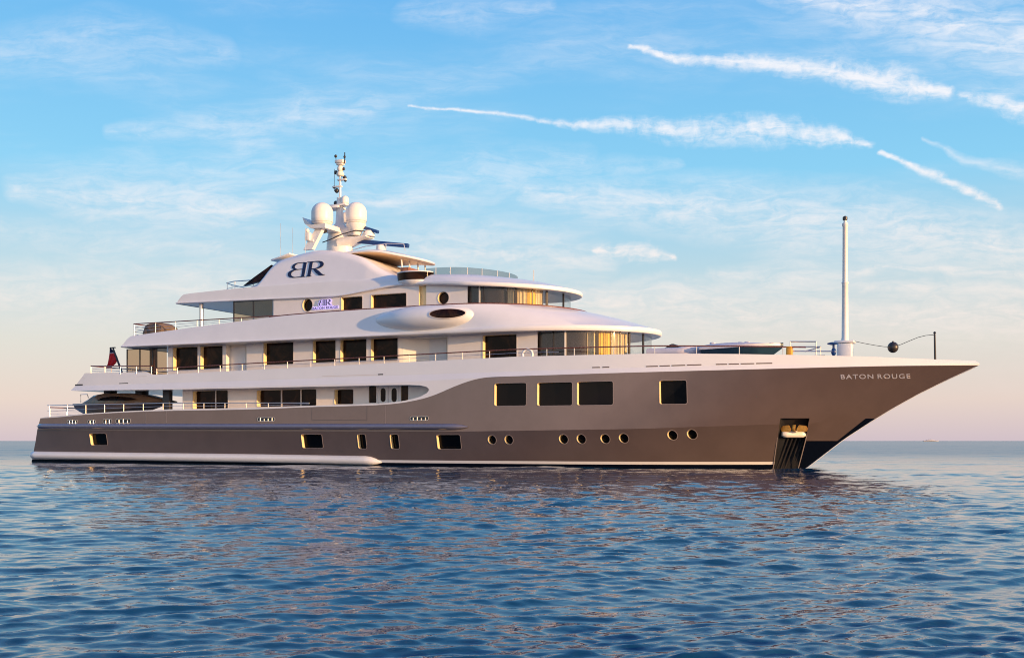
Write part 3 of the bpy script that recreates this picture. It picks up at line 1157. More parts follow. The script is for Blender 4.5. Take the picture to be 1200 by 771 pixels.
# curved niche: plan polygon extruded upwards
pl_ = [(xa, TU + 0.5), (xa, TU)]
for k in range(1, 10):
    a_ = k / 9
    pl_.append((xa + (xb - xa) * a_, TU - 0.75 * math.sin(a_ * math.pi / 2) ** 1.3))
pl_ += [(xc, TU - 0.75), (xc, TU + 0.5)]
lo = [bm2.verts.new((x, -t, 5.5)) for x, t in pl_]
hi = [bm2.verts.new((x, -t, z1)) for x, t in pl_]
for i in range(len(pl_)):
    j = (i + 1) % len(pl_)
    bm2.faces.new((lo[i], lo[j], hi[j], hi[i]))
bm2.faces.new(lo)
bm2.faces.new(list(reversed(hi)))
bmesh.ops.recalc_face_normals(bm2, faces=bm2.faces)
boolean(udh, finish(bm2, 'cutter', M['cream'], smooth=False))
w.apply(udh, yacht, M['jamb'])
for a_, b_, d_ in ((268, 288, 0.45), (503, 523.5, 0.75)):
    X0, X1 = at(a_, 410, TU - d_)[0], at(b_, 410, TU - d_)[0]
    bm = bmesh.new()
    add_box(bm, X0, X1, -(TU - d_ + 0.03), -(TU - d_ - 0.02), 5.55, z1 - 0.06)
    finish(bm, 'door', M['ceiling'], yacht, smooth=False)

# rounded glass fronts
def find_on_plan(pl, px, z):
    best = None
    for (a, b) in zip(pl, pl[1:]):
        xa_, xb_ = proj(a[0], a[1], z)[0], proj(b[0], b[1], z)[0]
        if min(xa_, xb_) <= px <= max(xa_, xb_):
            k = (px - xa_) / ((xb_ - xa_) or 1)
            return (a[0] + (b[0] - a[0]) * k, a[1] + (b[1] - a[1]) * k)
        d = min(abs(px - xa_), abs(px - xb_))
        if best is None or d < best[0]:
            best = (d, a if abs(px - xa_) < abs(px - xb_) else b)
    return best[1]


def sub_plan(pl, p0, p1):
    """part of the plan between two X values, finely"""
    pts = [p0] + [p for p in pl if p0[0] < p[0] < p1[0]] + [p1]
    return pts


def strip(bm, pts, z0, z1, th=0.03):
    def ring(p, z):
        return p, z
    n = len(pts)
    nor = []
    for i in range(n):
        a, b = pts[max(i - 1, 0)], pts[min(i + 1, n - 1)]
        dx, dt = b[0] - a[0], b[1] - a[1]
        L = math.hypot(dx, dt) or 1
        nor.append((-dt / L, dx / L))
    V = []
    for (x, t), (nx, nt) in zip(pts, nor):
        xi, ti = x - nx * th, t - nt * th
        V.append([bm.verts.new((x, -t, z0)), bm.verts.new((x, -t, z1)), bm.verts.new((xi, -ti, z1)), bm.verts.new((xi, -ti, z0))])
    for a, b in zip(V, V[1:]):
        for k in range(4):
            bm.faces.new((a[k], b[k], b[(k + 1) % 4], a[(k + 1) % 4]))
    bm.faces.new(V[0])
    bm.faces.new(list(reversed(V[-1])))


def glass_front(Xa, Xs, Xt, B, z0, z1, mull, curt, dark_to, n=2.0):
    pl = plan(Xa, Xs, Xt, B, n, 20, 60)
    zc = (z0 + z1) / 2
    full = pl + [(x, -t) for x, t in reversed(pl[:-1])]
    bm = bmesh.new()
    strip(bm, full, z0, z1, 0.02)
    gz = finish(bm, 'front_glazing', M['glass_clear'], yacht, angle=30)
    for px, wd, mt in mull:
        x, t = find_on_plan(pl, px, zc)
        i = min(range(len(pl)), key=lambda k: abs(pl[k][0] - x) + abs(pl[k][1] - t))
        a, b = pl[max(i - 1, 0)], pl[min(i + 1, len(pl) - 1)]
        dx, dt = b[0] - a[0], b[1] - a[1]
        L = math.hypot(dx, dt)
        dx, dt = dx / L, dt / L
        bm = bmesh.new()
        q = [(x - dx * wd / 2 - dt * 0.03, t - dt * wd / 2 + dx * 0.03), (x + dx * wd / 2 - dt * 0.03, t + dt * wd / 2 + dx * 0.03),
             (x + dx * wd / 2 + dt * 0.06, t + dt * wd / 2 - dx * 0.06), (x - dx * wd / 2 + dt * 0.06, t - dt * wd / 2 - dx * 0.06)]
        lo = [bm.verts.new((p[0], -p[1], z0)) for p in q]
        hi = [bm.verts.new((p[0], -p[1], z1)) for p in q]
        for k in range(4):
            bm.faces.new((lo[k], lo[(k + 1) % 4], hi[(k + 1) % 4], hi[k]))
        bm.faces.new(lo)
        bm.faces.new(hi)
        finish(bm, 'mullion', M[mt], gz, smooth=False)
    ipl = inset(pl, 0.3)
    for c0, c1, cm in curt:
        p0, p1 = find_on_plan(ipl, c0, zc), find_on_plan(ipl, c1, zc)
        s = [p for p in sub_plan(ipl, p0, p1)]
        # resample and fold
        d = [0]
        for a, b in zip(s, s[1:]):
            d.append(d[-1] + math.hypot(b[0] - a[0], b[1] - a[1]))
        m_ = max(12, int(d[-1] / 0.04))
        pts = []
        for i in range(m_ + 1):
            q = d[-1] * i / m_
            x, t = float(np.interp(q, d, [p[0] for p in s])), float(np.interp(q, d, [p[1] for p in s]))
            k = 0.05 * math.sin(q / 0.21 * 2 * math.pi) + 0.02 * math.sin(q * 13)
            L = math.hypot(x - Xs, t) or 1
            pts.append((x - k * (x - Xs) / L * 0.7 - 0.03, t - k * t / L))
        bm = bmesh.new()
        strip(bm, pts, z0 + 0.02, z1 - 0.03, 0.012)
        finish(bm, 'curtain', M[cm], yacht, angle=70)
    # dark room behind: bulkhead, core, and a dark sheet in place of room shade aft
    bm = bmesh.new()
    add_box(bm, Xa + 0.02, Xa + 0.06, -B + 0.12, B - 0.12, z0, z1 - 0.01)
    add_rbox(bm, Xa + 0.06, Xs + (Xt - Xs) * 0.35, -B * 0.55, B * 0.55, z0, z1 - 0.01, 0.1)
    finish(bm, 'room_interior', M['interior'], yacht)
    x1, t1 = find_on_plan(ipl, dark_to, zc)
    s = sub_plan(inset(pl, 0.1), (Xa + 0.1, B - 0.1), (x1, find_on_plan(inset(pl, 0.1), dark_to, zc)[1]))
    bm = bmesh.new()
    strip(bm, s, z0 + 0.02, z1 - 0.02, 0.015)
    finish(bm, 'dark_backing', M['interior'], yacht)
    return gz


glass_front(XU1 - 0.02, 39.9, 43.95, TU - 0.24, 5.5, 7.72,
            [(633, 0.1, 'dark'), (662.5, 0.09, 'cream'), (648, 0.05, 'dark'), (700, 0.16, 'dark'), (716.5, 0.05, 'dark'), (727, 0.05, 'dark'), (737.5, 0.12, 'dark'), (754, 0.12, 'dark')],
            [(688.5, 698, 'curtain'), (702, 717, 'curtain_sunlit'), (718, 736, 'curtain')], 688)
# bridge deck house
TB = 4.2
XB0, XB1 = at(320.5, 365, TB)[0], at(548, 350, TB)[0]
bm = bmesh.new()
pb = [(XB0, TB), (XB1, TB)]
add_slab(bm, [(pb, 8.4), (pb, 11.0)])
bdh = finish(bm, 'bridge_deck_house', M['wall'], yacht, smooth=False)
w = Wall()
sb = lambda x, z: TB
for x0, x1, y0, y1 in ((400, 424.4, 348, 366), (435, 476, 344.6, 364.5)):
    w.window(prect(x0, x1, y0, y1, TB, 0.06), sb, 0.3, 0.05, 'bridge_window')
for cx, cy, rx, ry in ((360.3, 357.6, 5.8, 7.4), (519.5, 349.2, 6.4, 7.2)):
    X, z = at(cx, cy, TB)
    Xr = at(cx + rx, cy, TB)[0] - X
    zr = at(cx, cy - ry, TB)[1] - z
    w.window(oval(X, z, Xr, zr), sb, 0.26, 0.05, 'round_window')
x0, x1 = at(491, 350, TB)[0], at(499.5, 350, TB)[0]
add_prism(w.cut, [(x0, 8.8), (x1, 8.8), (x1, 10.9), (x0, 10.9)], lambda x, z: TB - 0.25, TB + 0.5)
w.apply(bdh, yacht, M['jamb'])
glass_front(XB1 - 0.02, XB1 + 0.7, 38.75, TB - 0.2, 9.0, 10.62,
            [(551, 0.1, 'dark'), (562, 0.08, 'cream'), (566.5, 0.06, 'dark'), (594.5, 0.04, 'dark'), (605, 0.14, 'dark'), (624, 0.04, 'dark'), (641, 0.14, 'dark'), (660.5, 0.1, 'dark')],
            [(595, 602.5, 'curtain'), (607, 618, 'curtain'), (618.5, 628, 'curtain_sunlit'), (628.5, 637, 'curtain')], 593)

# glass wind screens at the aft ends of the houses
def screens(pxs, t, z0, z1, m_, posts=0.07):
    xs = [at(p, 380, t)[0] for p in pxs]
    for a, b in zip(xs, xs[1:]):
        bm = bmesh.new()
        add_box(bm, a + 0.05, b - 0.05, -t - 0.012, -t + 0.012, z0, z1)
        g_ = finish(bm, 'wind_screen', M[m_], yacht, smooth=False)
        bm = bmesh.new()
        add_box(bm, a - posts / 2, a + posts / 2, -t - 0.03, -t + 0.03, z0, z1)
        add_box(bm, a + posts / 2, b - posts / 2, -t - 0.028, -t + 0.028, z1 - 0.06, z1 - 0.002)
        finish(bm, 'screen_frame', M['dark'], g_, smooth=False)


screens([274, 297, 320], TB, 8.6, 10.62, 'glass_smoke')
screens([149, 164, 179, 196], 4.45, 5.4, 7.8, 'glass_smoke')
bm = bmesh.new()
X_ = at(179, 418, 4.3)[0]
add_rbox(bm, X_ - 0.2, X_ + 0.25, -4.4, -4.1, 5.4, 7.85, 0.03)
finish(bm, 'pillar', M['teak'], yacht)

# ------------------------------------------------------------------ decks that overhang
NS, NN = 50, 60


def deck(name, layers, m_=None, angle=24):
    bm = bmesh.new()
    add_slab(bm, layers)
    return finish(bm, name, m_ or M['white'], yacht, angle=angle)


# bridge deck: its side is a tall sloping bulwark, its front a long sloping brow
zl = smooth_interp([(8, 7.79), (21, 7.75), (30, 7.74), (36, 7.70), (45, 7.70)])
zt = smooth_interp([(8.5, 8.48), (9.2, 8.56), (11.8, 8.74), (16, 9.02), (21.7, 9.35), (25, 9.42), (28, 9.45), (35, 9.44), (38, 9.38), (40.2, 9.28)], k=12)
P0 = plan(8.75, 36.0, 44.62, 5.75, 2.0, NS, NN)
Pt = plan(9.3, 33.0, 39.95, 5.38, 2.0, NS, NN)


def blend(a, b, k):
    return [(p[0] * (1 - k) + q[0] * k, p[1] * (1 - k) + q[1] * k) for p, q in zip(a, b)]


def zblend(f, g, k, pa, pb):
    """height for a blended outline: evaluate both ends at their own X, by index"""
    m_ = {}
    for p, q in zip(pa, pb):
        m_[round(p[0] * (1 - k) + q[0] * k, 6)] = f(p[0]) * (1 - k) + g(q[0]) * k
    xs = sorted(m_)
    return lambda x: float(np.interp(x, xs, [m_[i] for i in xs]))


def brow_layers(P0, Pt, zl, zt, ztin, bull=interp([(29, 0.13), (37, 0.34)]), lip=0.12, well=0.9, under=0.5, slope_pow=1.0):
    L = [(inset(P0, under), lambda x: zl(x) + 0.02), (inset(P0, 0.10), zl)]
    for a in (-60, -30, 0, 30, 60):
        L.append((inset(P0, 0.10 - 0.10 * math.cos(R(a))), lambda x, a=a: zl(x) + bull(x) / 2 + bull(x) / 2 * math.sin(R(a))))
    base = inset(P0, 0.14)
    zb = lambda x: zl(x) + bull(x)
    L.append((base, zb))
    for k in (0.25, 0.5, 0.75):
        bp = blend(base, Pt, k)
        f = zblend(zb, zt, k, base, Pt)
        L.append((bp, lambda x, f=f, k=k: f(x) + 0.07 * math.sin(k * math.pi)))
    L.append((Pt, zt))
    L.append((inset(Pt, lip), lambda x: zt(x) + 0.01))
    L.append((inset(Pt, lip + 0.01), ztin))
    return L


deck('bridge_deck', brow_layers(P0, Pt, zl, zt, lambda x: 8.42))
# cap rail on the bulwark
bm = bmesh.new()
cap = inset(Pt, 0.06)
add_tube(bm, [(x, -t, zt(x) + 0.03) for x, t in cap if x > 20.5] + [(x, t, zt(x) + 0.03) for x, t in reversed(cap) if x > 20.5], 0.045, 8)
finish(bm, 'cap_rail', M['teak'], yacht)

# sun deck: roof over the bridge deck
zl2 = smooth_interp([(12, 10.70), (17, 10.62), (25.3, 10.47), (27.7, 10.74), (29.4, 10.92), (31, 10.88), (33.1, 10.74), (34.6, 10.58), (37, 10.44), (40, 10.33)], k=10)
zt2 = smooth_interp([(12.3, 11.28), (13, 11.35), (17.5, 11.49), (26, 11.50), (31, 11.54), (34, 11.46), (37, 11.24)], k=8)
B2 = smooth_interp([(12, 4.35), (26, 4.38), (30, 4.38), (34, 4.72), (36, 4.75)], k=16)
B2t = smooth_interp([(12, 4.18), (26, 4.15), (30, 3.95), (36, 3.75)], k=16)
P02 = plan(12.25, 34.0, 39.55, B2, 2.0, NS, NN)
Pt2 = plan(12.8, 31.5, 36.6, B2t, 2.0, NS, NN)
deck('sun_deck', brow_layers(P02, Pt2, zl2, zt2, lambda x: 11.0, bull=interp([(27, 0.12), (33, 0.27)]), well=0.4))
# column under the aft overhang
bm = bmesh.new()
X_ = at(236, 372, 3.7)[0]
add_tube(bm, [(X_, -3.7, 8.4), (X_, -3.7, 10.72)], 0.15, 16)
finish(bm, 'column', M['steel'], yacht)

# ------------------------------------------------------------------ balcony pod on the bridge deck side
(xp0, zp), (xp1, _) = at(433, 373, 5.8), at(554, 373, 5.8)
xc_, L_ = (xp0 + xp1) / 2, (xp1 - xp0) / 2
bm = bmesh.new()
nu, nv = 64, 24
vs = []
zc0 = 8.73
for j in range(nv + 1):
    row = []
    ph = math.pi * j / nv
    for i in range(nu + 1):
        s_ = -1 + 2 * i / nu
        # blunt nose forward, finer tail aft
        r_ = max(0.0, (1 - abs(s_) ** (2.6 if s_ > 0 else 2.0))) ** (0.5 if s_ > 0 else 0.62)
        y_ = 5.2 + 1.02 * r_ * abs(math.sin(ph)) ** 0.8
        z_ = zc0 + 0.76 * r_ * math.cos(ph)
        if z_ > zc0:
            z_ = zc0 + (z_ - zc0) * 0.98
        row.append(bm.verts.new((xc_ + L_ * s_, -y_, z_)))
    vs.append(row)
for a, b in zip(vs, vs[1:]):
    for i in range(nu):
        bm.faces.new((a[i], a[i + 1], b[i + 1], b[i]))
pod = finish(bm, 'balcony_pod', M['white'], yacht, angle=80)


def pod_t(x, z):
    s_ = max(-1, min(1, (x - xc_) / L_))
    r_ = max(0.0, (1 - abs(s_) ** (2.6 if s_ > 0 else 2.0))) ** (0.5 if s_ > 0 else 0.62)
    c_ = max(-1, min(1, (z - zc0) / (0.76 * max(r_, 1e-3))))
    return 5.2 + 1.02 * r_ * (math.sqrt(1 - c_ * c_)) ** 0.8


X0, Z0 = at(503.5, 368, 6.2)
X1, _ = at(541.5, 368, 6.2)
ov = oval((X0 + X1) / 2, Z0, (X1 - X0) / 2, 0.27, 40)
bm = bmesh.new()
bands = 6
prev = None
c0 = bm.verts.new(((X0 + X1) / 2, -(pod_t((X0 + X1) / 2, Z0) + 0.02), Z0))
for b_ in range(1, bands + 1):
    k = b_ / bands
    ring = [bm.verts.new(((X0 + X1) / 2 + (x - (X0 + X1) / 2) * k, -(pod_t((X0 + X1) / 2 + (x - (X0 + X1) / 2) * k, Z0 + (z - Z0) * k) + 0.02), Z0 + (z - Z0) * k)) for x, z in ov]
    for i in range(40):
        j = (i + 1) % 40
        if prev is None:
            bm.faces.new((c0, ring[i], ring[j]))
        else:
            bm.faces.new((prev[i], ring[i], ring[j], prev[j]))
    prev = ring
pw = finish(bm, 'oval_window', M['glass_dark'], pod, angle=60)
bm = bmesh.new()
add_ring(bm, ov, grow(ov, 0.05), lambda x, z: pod_t(x, z) - 0.04, lambda x, z: pod_t(x, z) + 0.035)
finish(bm, 'oval_frame', M['frame'], pod)

# ------------------------------------------------------------------ funnel casing with the monogram
ZB = 11.3
ZF = interp([(17.9, 11.42), (18.3, 11.6), (18.7, 11.85), (19.0, 12.15), (19.3, 12.6), (19.6, 13.0), (19.95, 13.25), (20.5, 13.40), (21.3, 13.53), (22.0, 13.65), (22.6, 13.73),
             (23.2, 13.74), (23.9, 13.66), (24.8, 13.49), (25.6, 13.27), (26.4, 13.0), (27.1, 12.6), (27.7, 12.23), (28.3, 11.93), (28.9, 11.68), (29.5, 11.53), (30.0, 11.45)])
ZFs = smooth_interp([(x, ZF(x)) for x in np.linspace(17.9, 30.0, 80)], k=6)


def funnel_t(x, z):
    return 4.16 - 0.30 * (z - ZB) - 0.05 * max(0, (x - 27))


bm = bmesh.new()
cols = []
for x in np.linspace(17.9, 30.0, 100):
    ztop = ZFs(float(x))
    r_ = min(0.45, (ztop - ZB) * 0.9)
    col_ = []
    for j in range(9):
        z = ZB + (ztop - r_ - ZB) * j / 8
        col_.append((z, funnel_t(x, z)))
    for j in range(1, 9):
        a_ = math.pi / 2 * j / 8
        z = ztop - r_ + r_ * math.sin(a_)
        col_.append((z, funnel_t(x, ztop - r_) - 0.3 * r_ * math.sin(a_) - r_ * 0.9 * (1 - math.cos(a_))))
    cols.append((x, col_))
S_ = [[bm.verts.new((x, -t, z)) for z, t in c] for x, c in cols]
P_ = [[bm.verts.new((x, t, z)) for z, t in c] for x, c in cols]
for V, flip in ((S_, 0), (P_, 1)):
    for a, b in zip(V, V[1:]):
        for j in range(len(a) - 1):
            bm.faces.new((a[j], b[j], b[j + 1], a[j + 1]))
for i in range(len(S_) - 1):
    bm.faces.new((S_[i][-1], S_[i + 1][-1], P_[i + 1][-1], P_[i][-1]))
for k in (0, -1):
    for j in range(len(S_[0]) - 1):
        bm.faces.new((S_[k][j], S_[k][j + 1], P_[k][j + 1], P_[k][j]))
funnel = finish(bm, 'funnel_casing', M['white'], yacht, angle=35)
# dark glazed wedge at its aft edge, and the small spoiler above it
bm = bmesh.new()
WP = [at(287.5, 335.5, 3.75), at(309, 329.5, 3.75), at(314, 320, 3.65), at(318.5, 310.5, 3.55), at(300, 325, 3.65)]
add_prism(bm, WP, lambda x, z: funnel_t(x, z) - 0.35, lambda x, z: funnel_t(x, z) - 0.06)
finish(bm, 'side_glass', M['glass_dark'], funnel, smooth=False)
bm = bmesh.new()
x0, z0 = at(317, 305, 3.3)
add_rbox(bm, x0, x0 + 1.5, -3.3, 3.3, z0 - 0.05, z0 + 0.06, 0.04)
for v_ in bm.verts:
    v_.co.z += 0.22 * (v_.co.x - x0)
finish(bm, 'spoiler', M['white'], funnel)


def ribbon(bm, pts, mapf, out, th=0.012):
    """flat stroke: points (a, b, width) -> thin prism on a surface"""
    n = len(pts)
    L_, R_ = [], []
    for i in range(n):
        a, b = pts[max(i - 1, 0)], pts[min(i + 1, n - 1)]
        dx, dy = b[0] - a[0], b[1] - a[1]
        L = math.hypot(dx, dy) or 1
        nx, ny = -dy / L, dx / L
        w_ = pts[i][2] / 2
        L_.append((pts[i][0] + nx * w_, pts[i][1] + ny * w_))
        R_.append((pts[i][0] - nx * w_, pts[i][1] - ny * w_))
    V = []
    for l, r in zip(L_, R_):
        V.append([bm.verts.new(mapf(*l, out)), bm.verts.new(mapf(*r, out)), bm.verts.new(mapf(*r, out - th)), bm.verts.new(mapf(*l, out - th))])
    for a, b in zip(V, V[1:]):
        for k in range(4):
            bm.faces.new((a[k], b[k], b[(k + 1) % 4], a[(k + 1) % 4]))
    bm.faces.new(V[0])
    bm.faces.new(list(reversed(V[-1])))


def arc(cx, cy, rx, ry, a0, a1, w0, w1, n=18):
    """arc whose stroke swells to w1 where it runs upright"""
    o = []
    for i in range(n + 1):
        a = R(a0 + (a1 - a0) * i / n)
        o.append((cx + rx * math.cos(a), cy + ry * math.sin(a), w0 + (w1 - w0) * abs(math.cos(a)) ** 1.3))
    return o


def monogram_strokes():
    """B turned to face left, back to back with an R; unit box about 1.62 x 1"""
    th, tk = 0.045, 0.155
    S = []
    # mirrored B: stem on the right side
    S.append([(0.66, 0.03, 0.14), (0.66, 0.97, 0.14)])
    S.append([(0.56, 0.03, th), (0.76, 0.03, th)])
    S.append([(0.66, 0.97, th), (0.40, 0.97, th)] + arc(0.40, 0.755, 0.25, 0.215, 90, 270, th, 0.13)[1:] + [(0.64, 0.54, th)])
    S.append([(0.40, 0.54, th)] + arc(0.34, 0.285, 0.31, 0.255, 90, 270, th, tk)[1:] + [(0.60, 0.03, th)])
    # R
    S.append([(0.94, 0.03, 0.14), (0.94, 0.97, 0.14)])
    S.append([(0.82, 0.03, th), (1.06, 0.03, th)])
    S.append([(0.76, 0.97, th), (1.16, 0.97, th)] + arc(1.16, 0.735, 0.29, 0.235, 90, -90, th, tk)[1:] + [(0.98, 0.50, th)])
    S.append([(1.12, 0.50, 0.10), (1.30, 0.27, 0.17), (1.44, 0.10, 0.15), (1.58, 0.04, 0.06), (1.66, 0.06, 0.03)])
    return S


def monogram(name, x0, x1, z0, z1, surf, m_, parent, out, slope=0.0, wscale=1.0, th=0.012):
    bm = bmesh.new()
    for i, st in enumerate(monogram_strokes()):
        o_ = out + 0.003 * i

        def mp(a, b, o):
            X = x0 + (x1 - x0) * a / 1.66
            Z = z0 + (z1 - z0) * b + slope * a / 1.66
            return (X, -(surf(X, Z) + o), Z)
        ribbon(bm, [(a, b, w_ * wscale) for a, b, w_ in st], mp, o_, th)
    return finish(bm, name, m_, parent, smooth=False)


(x0, z0), (x1, z1) = at(338.5, 326.5, 3.9), at(381.5, 323, 3.9)
_, zt0 = at(338.5, 308.3, 3.7)
monogram('monogram', x0, x1, z0, zt0 - 0.02, funnel_t, M['navy'], funnel, 0.02, slope=0.02)

# lit sign on the bridge deck house
(x0, z0), (x1, _) = at(374.5, 358.6, TB), at(389.5, 358.6, TB)
_, zt0 = at(382, 351.0, TB)
monogram('sign_glow', x0, x1, z0, zt0, sb, M['violet'], yacht, 0.02, wscale=2.6, th=0.01)
monogram('sign_monogram', x0, x1, z0, zt0, sb, M['navy'], yacht, 0.07, wscale=1.1)
(x0, z0), (x1, _) = at(367, 363.2, TB), at(396.5, 361.4, TB)
_, zt0 = at(382, 359.6, TB)
lettering('BATON ROUGE', x0, x1, z0 - 0.0, z0 + 0.15, sb, 'sign_lettering', M['navy'], yacht, 0.012, 0.01, 0.05, 0.02, 1.1)
bm = bmesh.new()
add_prism(bm, rr(x0 - 0.05, x1 + 0.05, z0 + 0.0, z0 + 0.19, 0.05), TB - 0.01, TB + 0.018)
finish(bm, 'sign_glow', M['violet'], yacht, smooth=False)

# ------------------------------------------------------------------ hard top, cockpit, blister window
Ph = plan(23.6, 26.2, 29.35, 2.95, 2.0, 20, 40)
zh = smooth_interp([(24, 13.42), (26.5, 13.44), (27.3, 13.36), (28.5, 13.12), (29.6, 12.92)], k=14)
bm = bmesh.new()
add_slab(bm, [(inset(Ph, 0.5), lambda x: zh(x) - 0.02), (inset(Ph, 0.06), lambda x: zh(x) - 0.03)])
for v_ in list(bm.verts):
    pass
under = finish(bm, 'hard_top_ceiling', M['tan'], yacht, angle=25)
bm = bmesh.new()
add_slab(bm, [(inset(Ph, 0.05), lambda x: zh(x) - 0.025), (Ph, lambda x: zh(x) + 0.03), (inset(Ph, 0.06), lambda x: zh(x) + 0.11), (inset(Ph, 0.5), lambda x: zh(x) + 0.2), (inset(Ph, 1.5), lambda x: zh(x) + 0.26)])
finish(bm, 'hard_top', M['white'], yacht, angle=25)
# posts, wood console and seat back under it
bm = bmesh.new()
add_box(bm, 24.9, 25.1, -2.6, 2.6, 11.1, 13.35)
finish(bm, 'cockpit_bulkhead', M['tan'], yacht, smooth=False)
for t_ in (-2.2, -0.8, 0.8, 2.2):
    bm = bmesh.new()
    add_tube(bm, [(28.3, t_ * 0.7, 11.1), (28.1, t_ * 0.7, 13.1)], 0.05, 8)
    finish(bm, 'hard_top_post', M['white'], yacht)
bm = bmesh.new()
add_rbox(bm, 28.4, 29.0, -2.2, 2.2, 11.0, 12.4, 0.05)
finish(bm, 'console', M['wood'], yacht)
# wing station: glazed blister
bx0, bz = at(465, 323, 4.55)
bx1, _ = at(506, 323, 4.55)
bc, br = (bx0 + bx1) / 2 - 0.35, (bx1 - bx0) / 2
bm = bmesh.new()
prof = [(0.25, 10.78), (0.6, 10.86), (0.84, 10.98), (0.95, 11.1), (0.97, 11.2)]
add_lathe(bm, [(br * r_, z_) for r_, z_ in prof], (bc, -3.78, 0), 48, 1.0, 0.72)
bl = finish(bm, 'wing_station', M['white'], yacht)
bm = bmesh.new()
add_lathe(bm, [(br * 0.95, 11.202), (br * 0.99, 11.66)], (bc, -3.78, 0), 48, 1.0, 0.72)
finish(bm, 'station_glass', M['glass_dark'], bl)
bm = bmesh.new()
add_lathe(bm, [(br * 0.99, 11.662), (br * 1.01, 11.68), (br * 1.0, 11.72), (br * 0.9, 11.75)], (bc, -3.78, 0), 48, 1.0, 0.72)
finish(bm, 'station_cap', M['white'], bl)
# glass wind break round the sun deck
pl = plan(29.0, 31.6, 35.15, 3.72, 2.0, 30, 50)
seg = [p for p in pl if p[0] > at(497, 320, 3.9)[0]]
full = seg + [(x, -t) for x, t in reversed(seg[:-1])]
bm = bmesh.new()
n_ = len(full)
strip(bm, full, 11.2, 11.95, 0.02)
for v_ in bm.verts:
    if v_.co.z > 11.6:
        v_.co.z -= 0.03 * max(0, v_.co.x - 33) ** 1.2
wb = finish(bm, 'wind_break', M['glass_grey'], yacht)
for px in (511, 528, 548, 565, 583, 597):
    x, t = find_on_plan(pl, px, 11.7)
    bm = bmesh.new()
    add_tube(bm, [(x, -t - 0.02, 11.3), (x, -t - 0.02, 11.96 - 0.03 * max(0, x - 33) ** 1.2)], 0.025, 6)
    finish(bm, 'post', M['steel'], wb)

# ------------------------------------------------------------------ radar mast
XM = 22.44
mast = None
bm = bmesh.new()
prof = [(0.95, 13.5), (0.93, 14.2), (0.90, 14.9), (0.82, 15.35), (0.62, 15.75), (0.40, 15.95), (0.30, 16.05), (0.26, 16.6), (0.22, 17.3), (0.2, 17.75)]
add_lathe(bm, prof, (XM, 0, 0), 36, 1.0, 0.8)
mast = finish(bm, 'radar_mast', M['mastpaint'], yacht, angle=40)
# forward scanner bracket: cone reaching forward
bm = bmesh.new()
rings = []
for k in range(13):
    s_ = k / 12
    x = XM + 0.3 + 2.05 * s_
    w_ = 0.85 - 0.25 * s_
    top_ = 15.12 - 0.1 * s_
    bot_ = 14.15 + 0.75 * s_ ** 0.8
    rings.append([bm.verts.new((x, -w_ * math.cos(2 * math.pi * j / 16), (top_ + bot_) / 2 + (top_ - bot_) / 2 * math.sin(2 * math.pi * j / 16))) for j in range(16)])
for a, b in zip(rings, rings[1:]):
    for j in range(16):
        bm.faces.new((a[j], a[(j + 1) % 16], b[(j + 1) % 16], b[j]))
bm.faces.new(rings[0])
bm.faces.new(rings[-1])
finish(bm, 'scanner_bracket', M['mastpaint'], mast, angle=50)
# arms that carry the domes
(xl, zl_) = at(377.5, 266, 1.9)
bm = bmesh.new()


def plate(bm, pts, y0, y1, th):
    a = [bm.verts.new((x, y0, z)) for x, z in pts]
    b = [bm.verts.new((x, y1, z)) for x, z in pts]
    n = len(pts)
    for i in range(n):
        j = (i + 1) % n
        bm.faces.new((a[i], a[j], b[j], b[i]))
    bm.faces.new(a)
    bm.faces.new(b)


fx, fz = at(359.5, 256.5, 1.9)
gx, gz_ = at(370, 264.8, 1.9)
hx, hz = at(396, 268, 0.9)
kx, kz = at(362, 263.5, 1.9)
plate(bm, [(fx, fz), (gx, gz_), (hx, hz + 0.1), (hx, hz - 0.2), (gx - 0.1, gz_ - 0.22), (kx, kz)], -2.4, -0.4, 0.1)
finish(bm, 'dome_arm', M['mastpaint'], mast, smooth=False)
bm = bmesh.new()
a_ = at(362, 293, 2.2)
b_ = at(376.5, 266, 1.9)
for dx in (0,):
    rings = []
    for (x, z), wd, y_ in ((a_, 0.34, -2.2), (b_, 0.28, -1.9)):
        rings.append([bm.verts.new((x + sx_ * wd, y_ + sy_ * 0.16, z)) for sx_, sy_ in ((-1, -1), (1, -1), (1, 1), (-1, 1))])
    for k in range(4):
        bm.faces.new((rings[0][k], rings[0][(k + 1) % 4], rings[1][(k + 1) % 4], rings[1][k]))
    bm.faces.new(rings[0])
    bm.faces.new(rings[1])
finish(bm, 'mast_leg', M['mastpaint'], mast, smooth=False)
bm = bmesh.new()
x, z = at(363.5, 276.5, 2.1)
add_rbox(bm, x - 0.2, x + 0.15, -2.45, -2.15, z - 0.35, z + 0.2, 0.05)
add_rbox(bm, x - 0.1, x + 0.4, -2.3, -2.0, z - 0.45, z - 0.3, 0.03)
add_ellipsoid(bm, (x - 0.05, -2.35, z + 0.3), 0.14, 0.14, 0.14, 14, 8)
finish(bm, 'deck_camera', M['mastpaint'], mast)
bm = bmesh.new()
x, z = at(380, 270, 1.6)
add_ellipsoid(bm, (x, -1.6, z), 0.2, 0.2, 0.2, 14, 8)
add_rbox(bm, x - 0.3, x + 0.22, -1.75, -1.45, z + 0.05, z + 0.2, 0.03)
finish(bm, 'mast_light', M['dark'], mast)


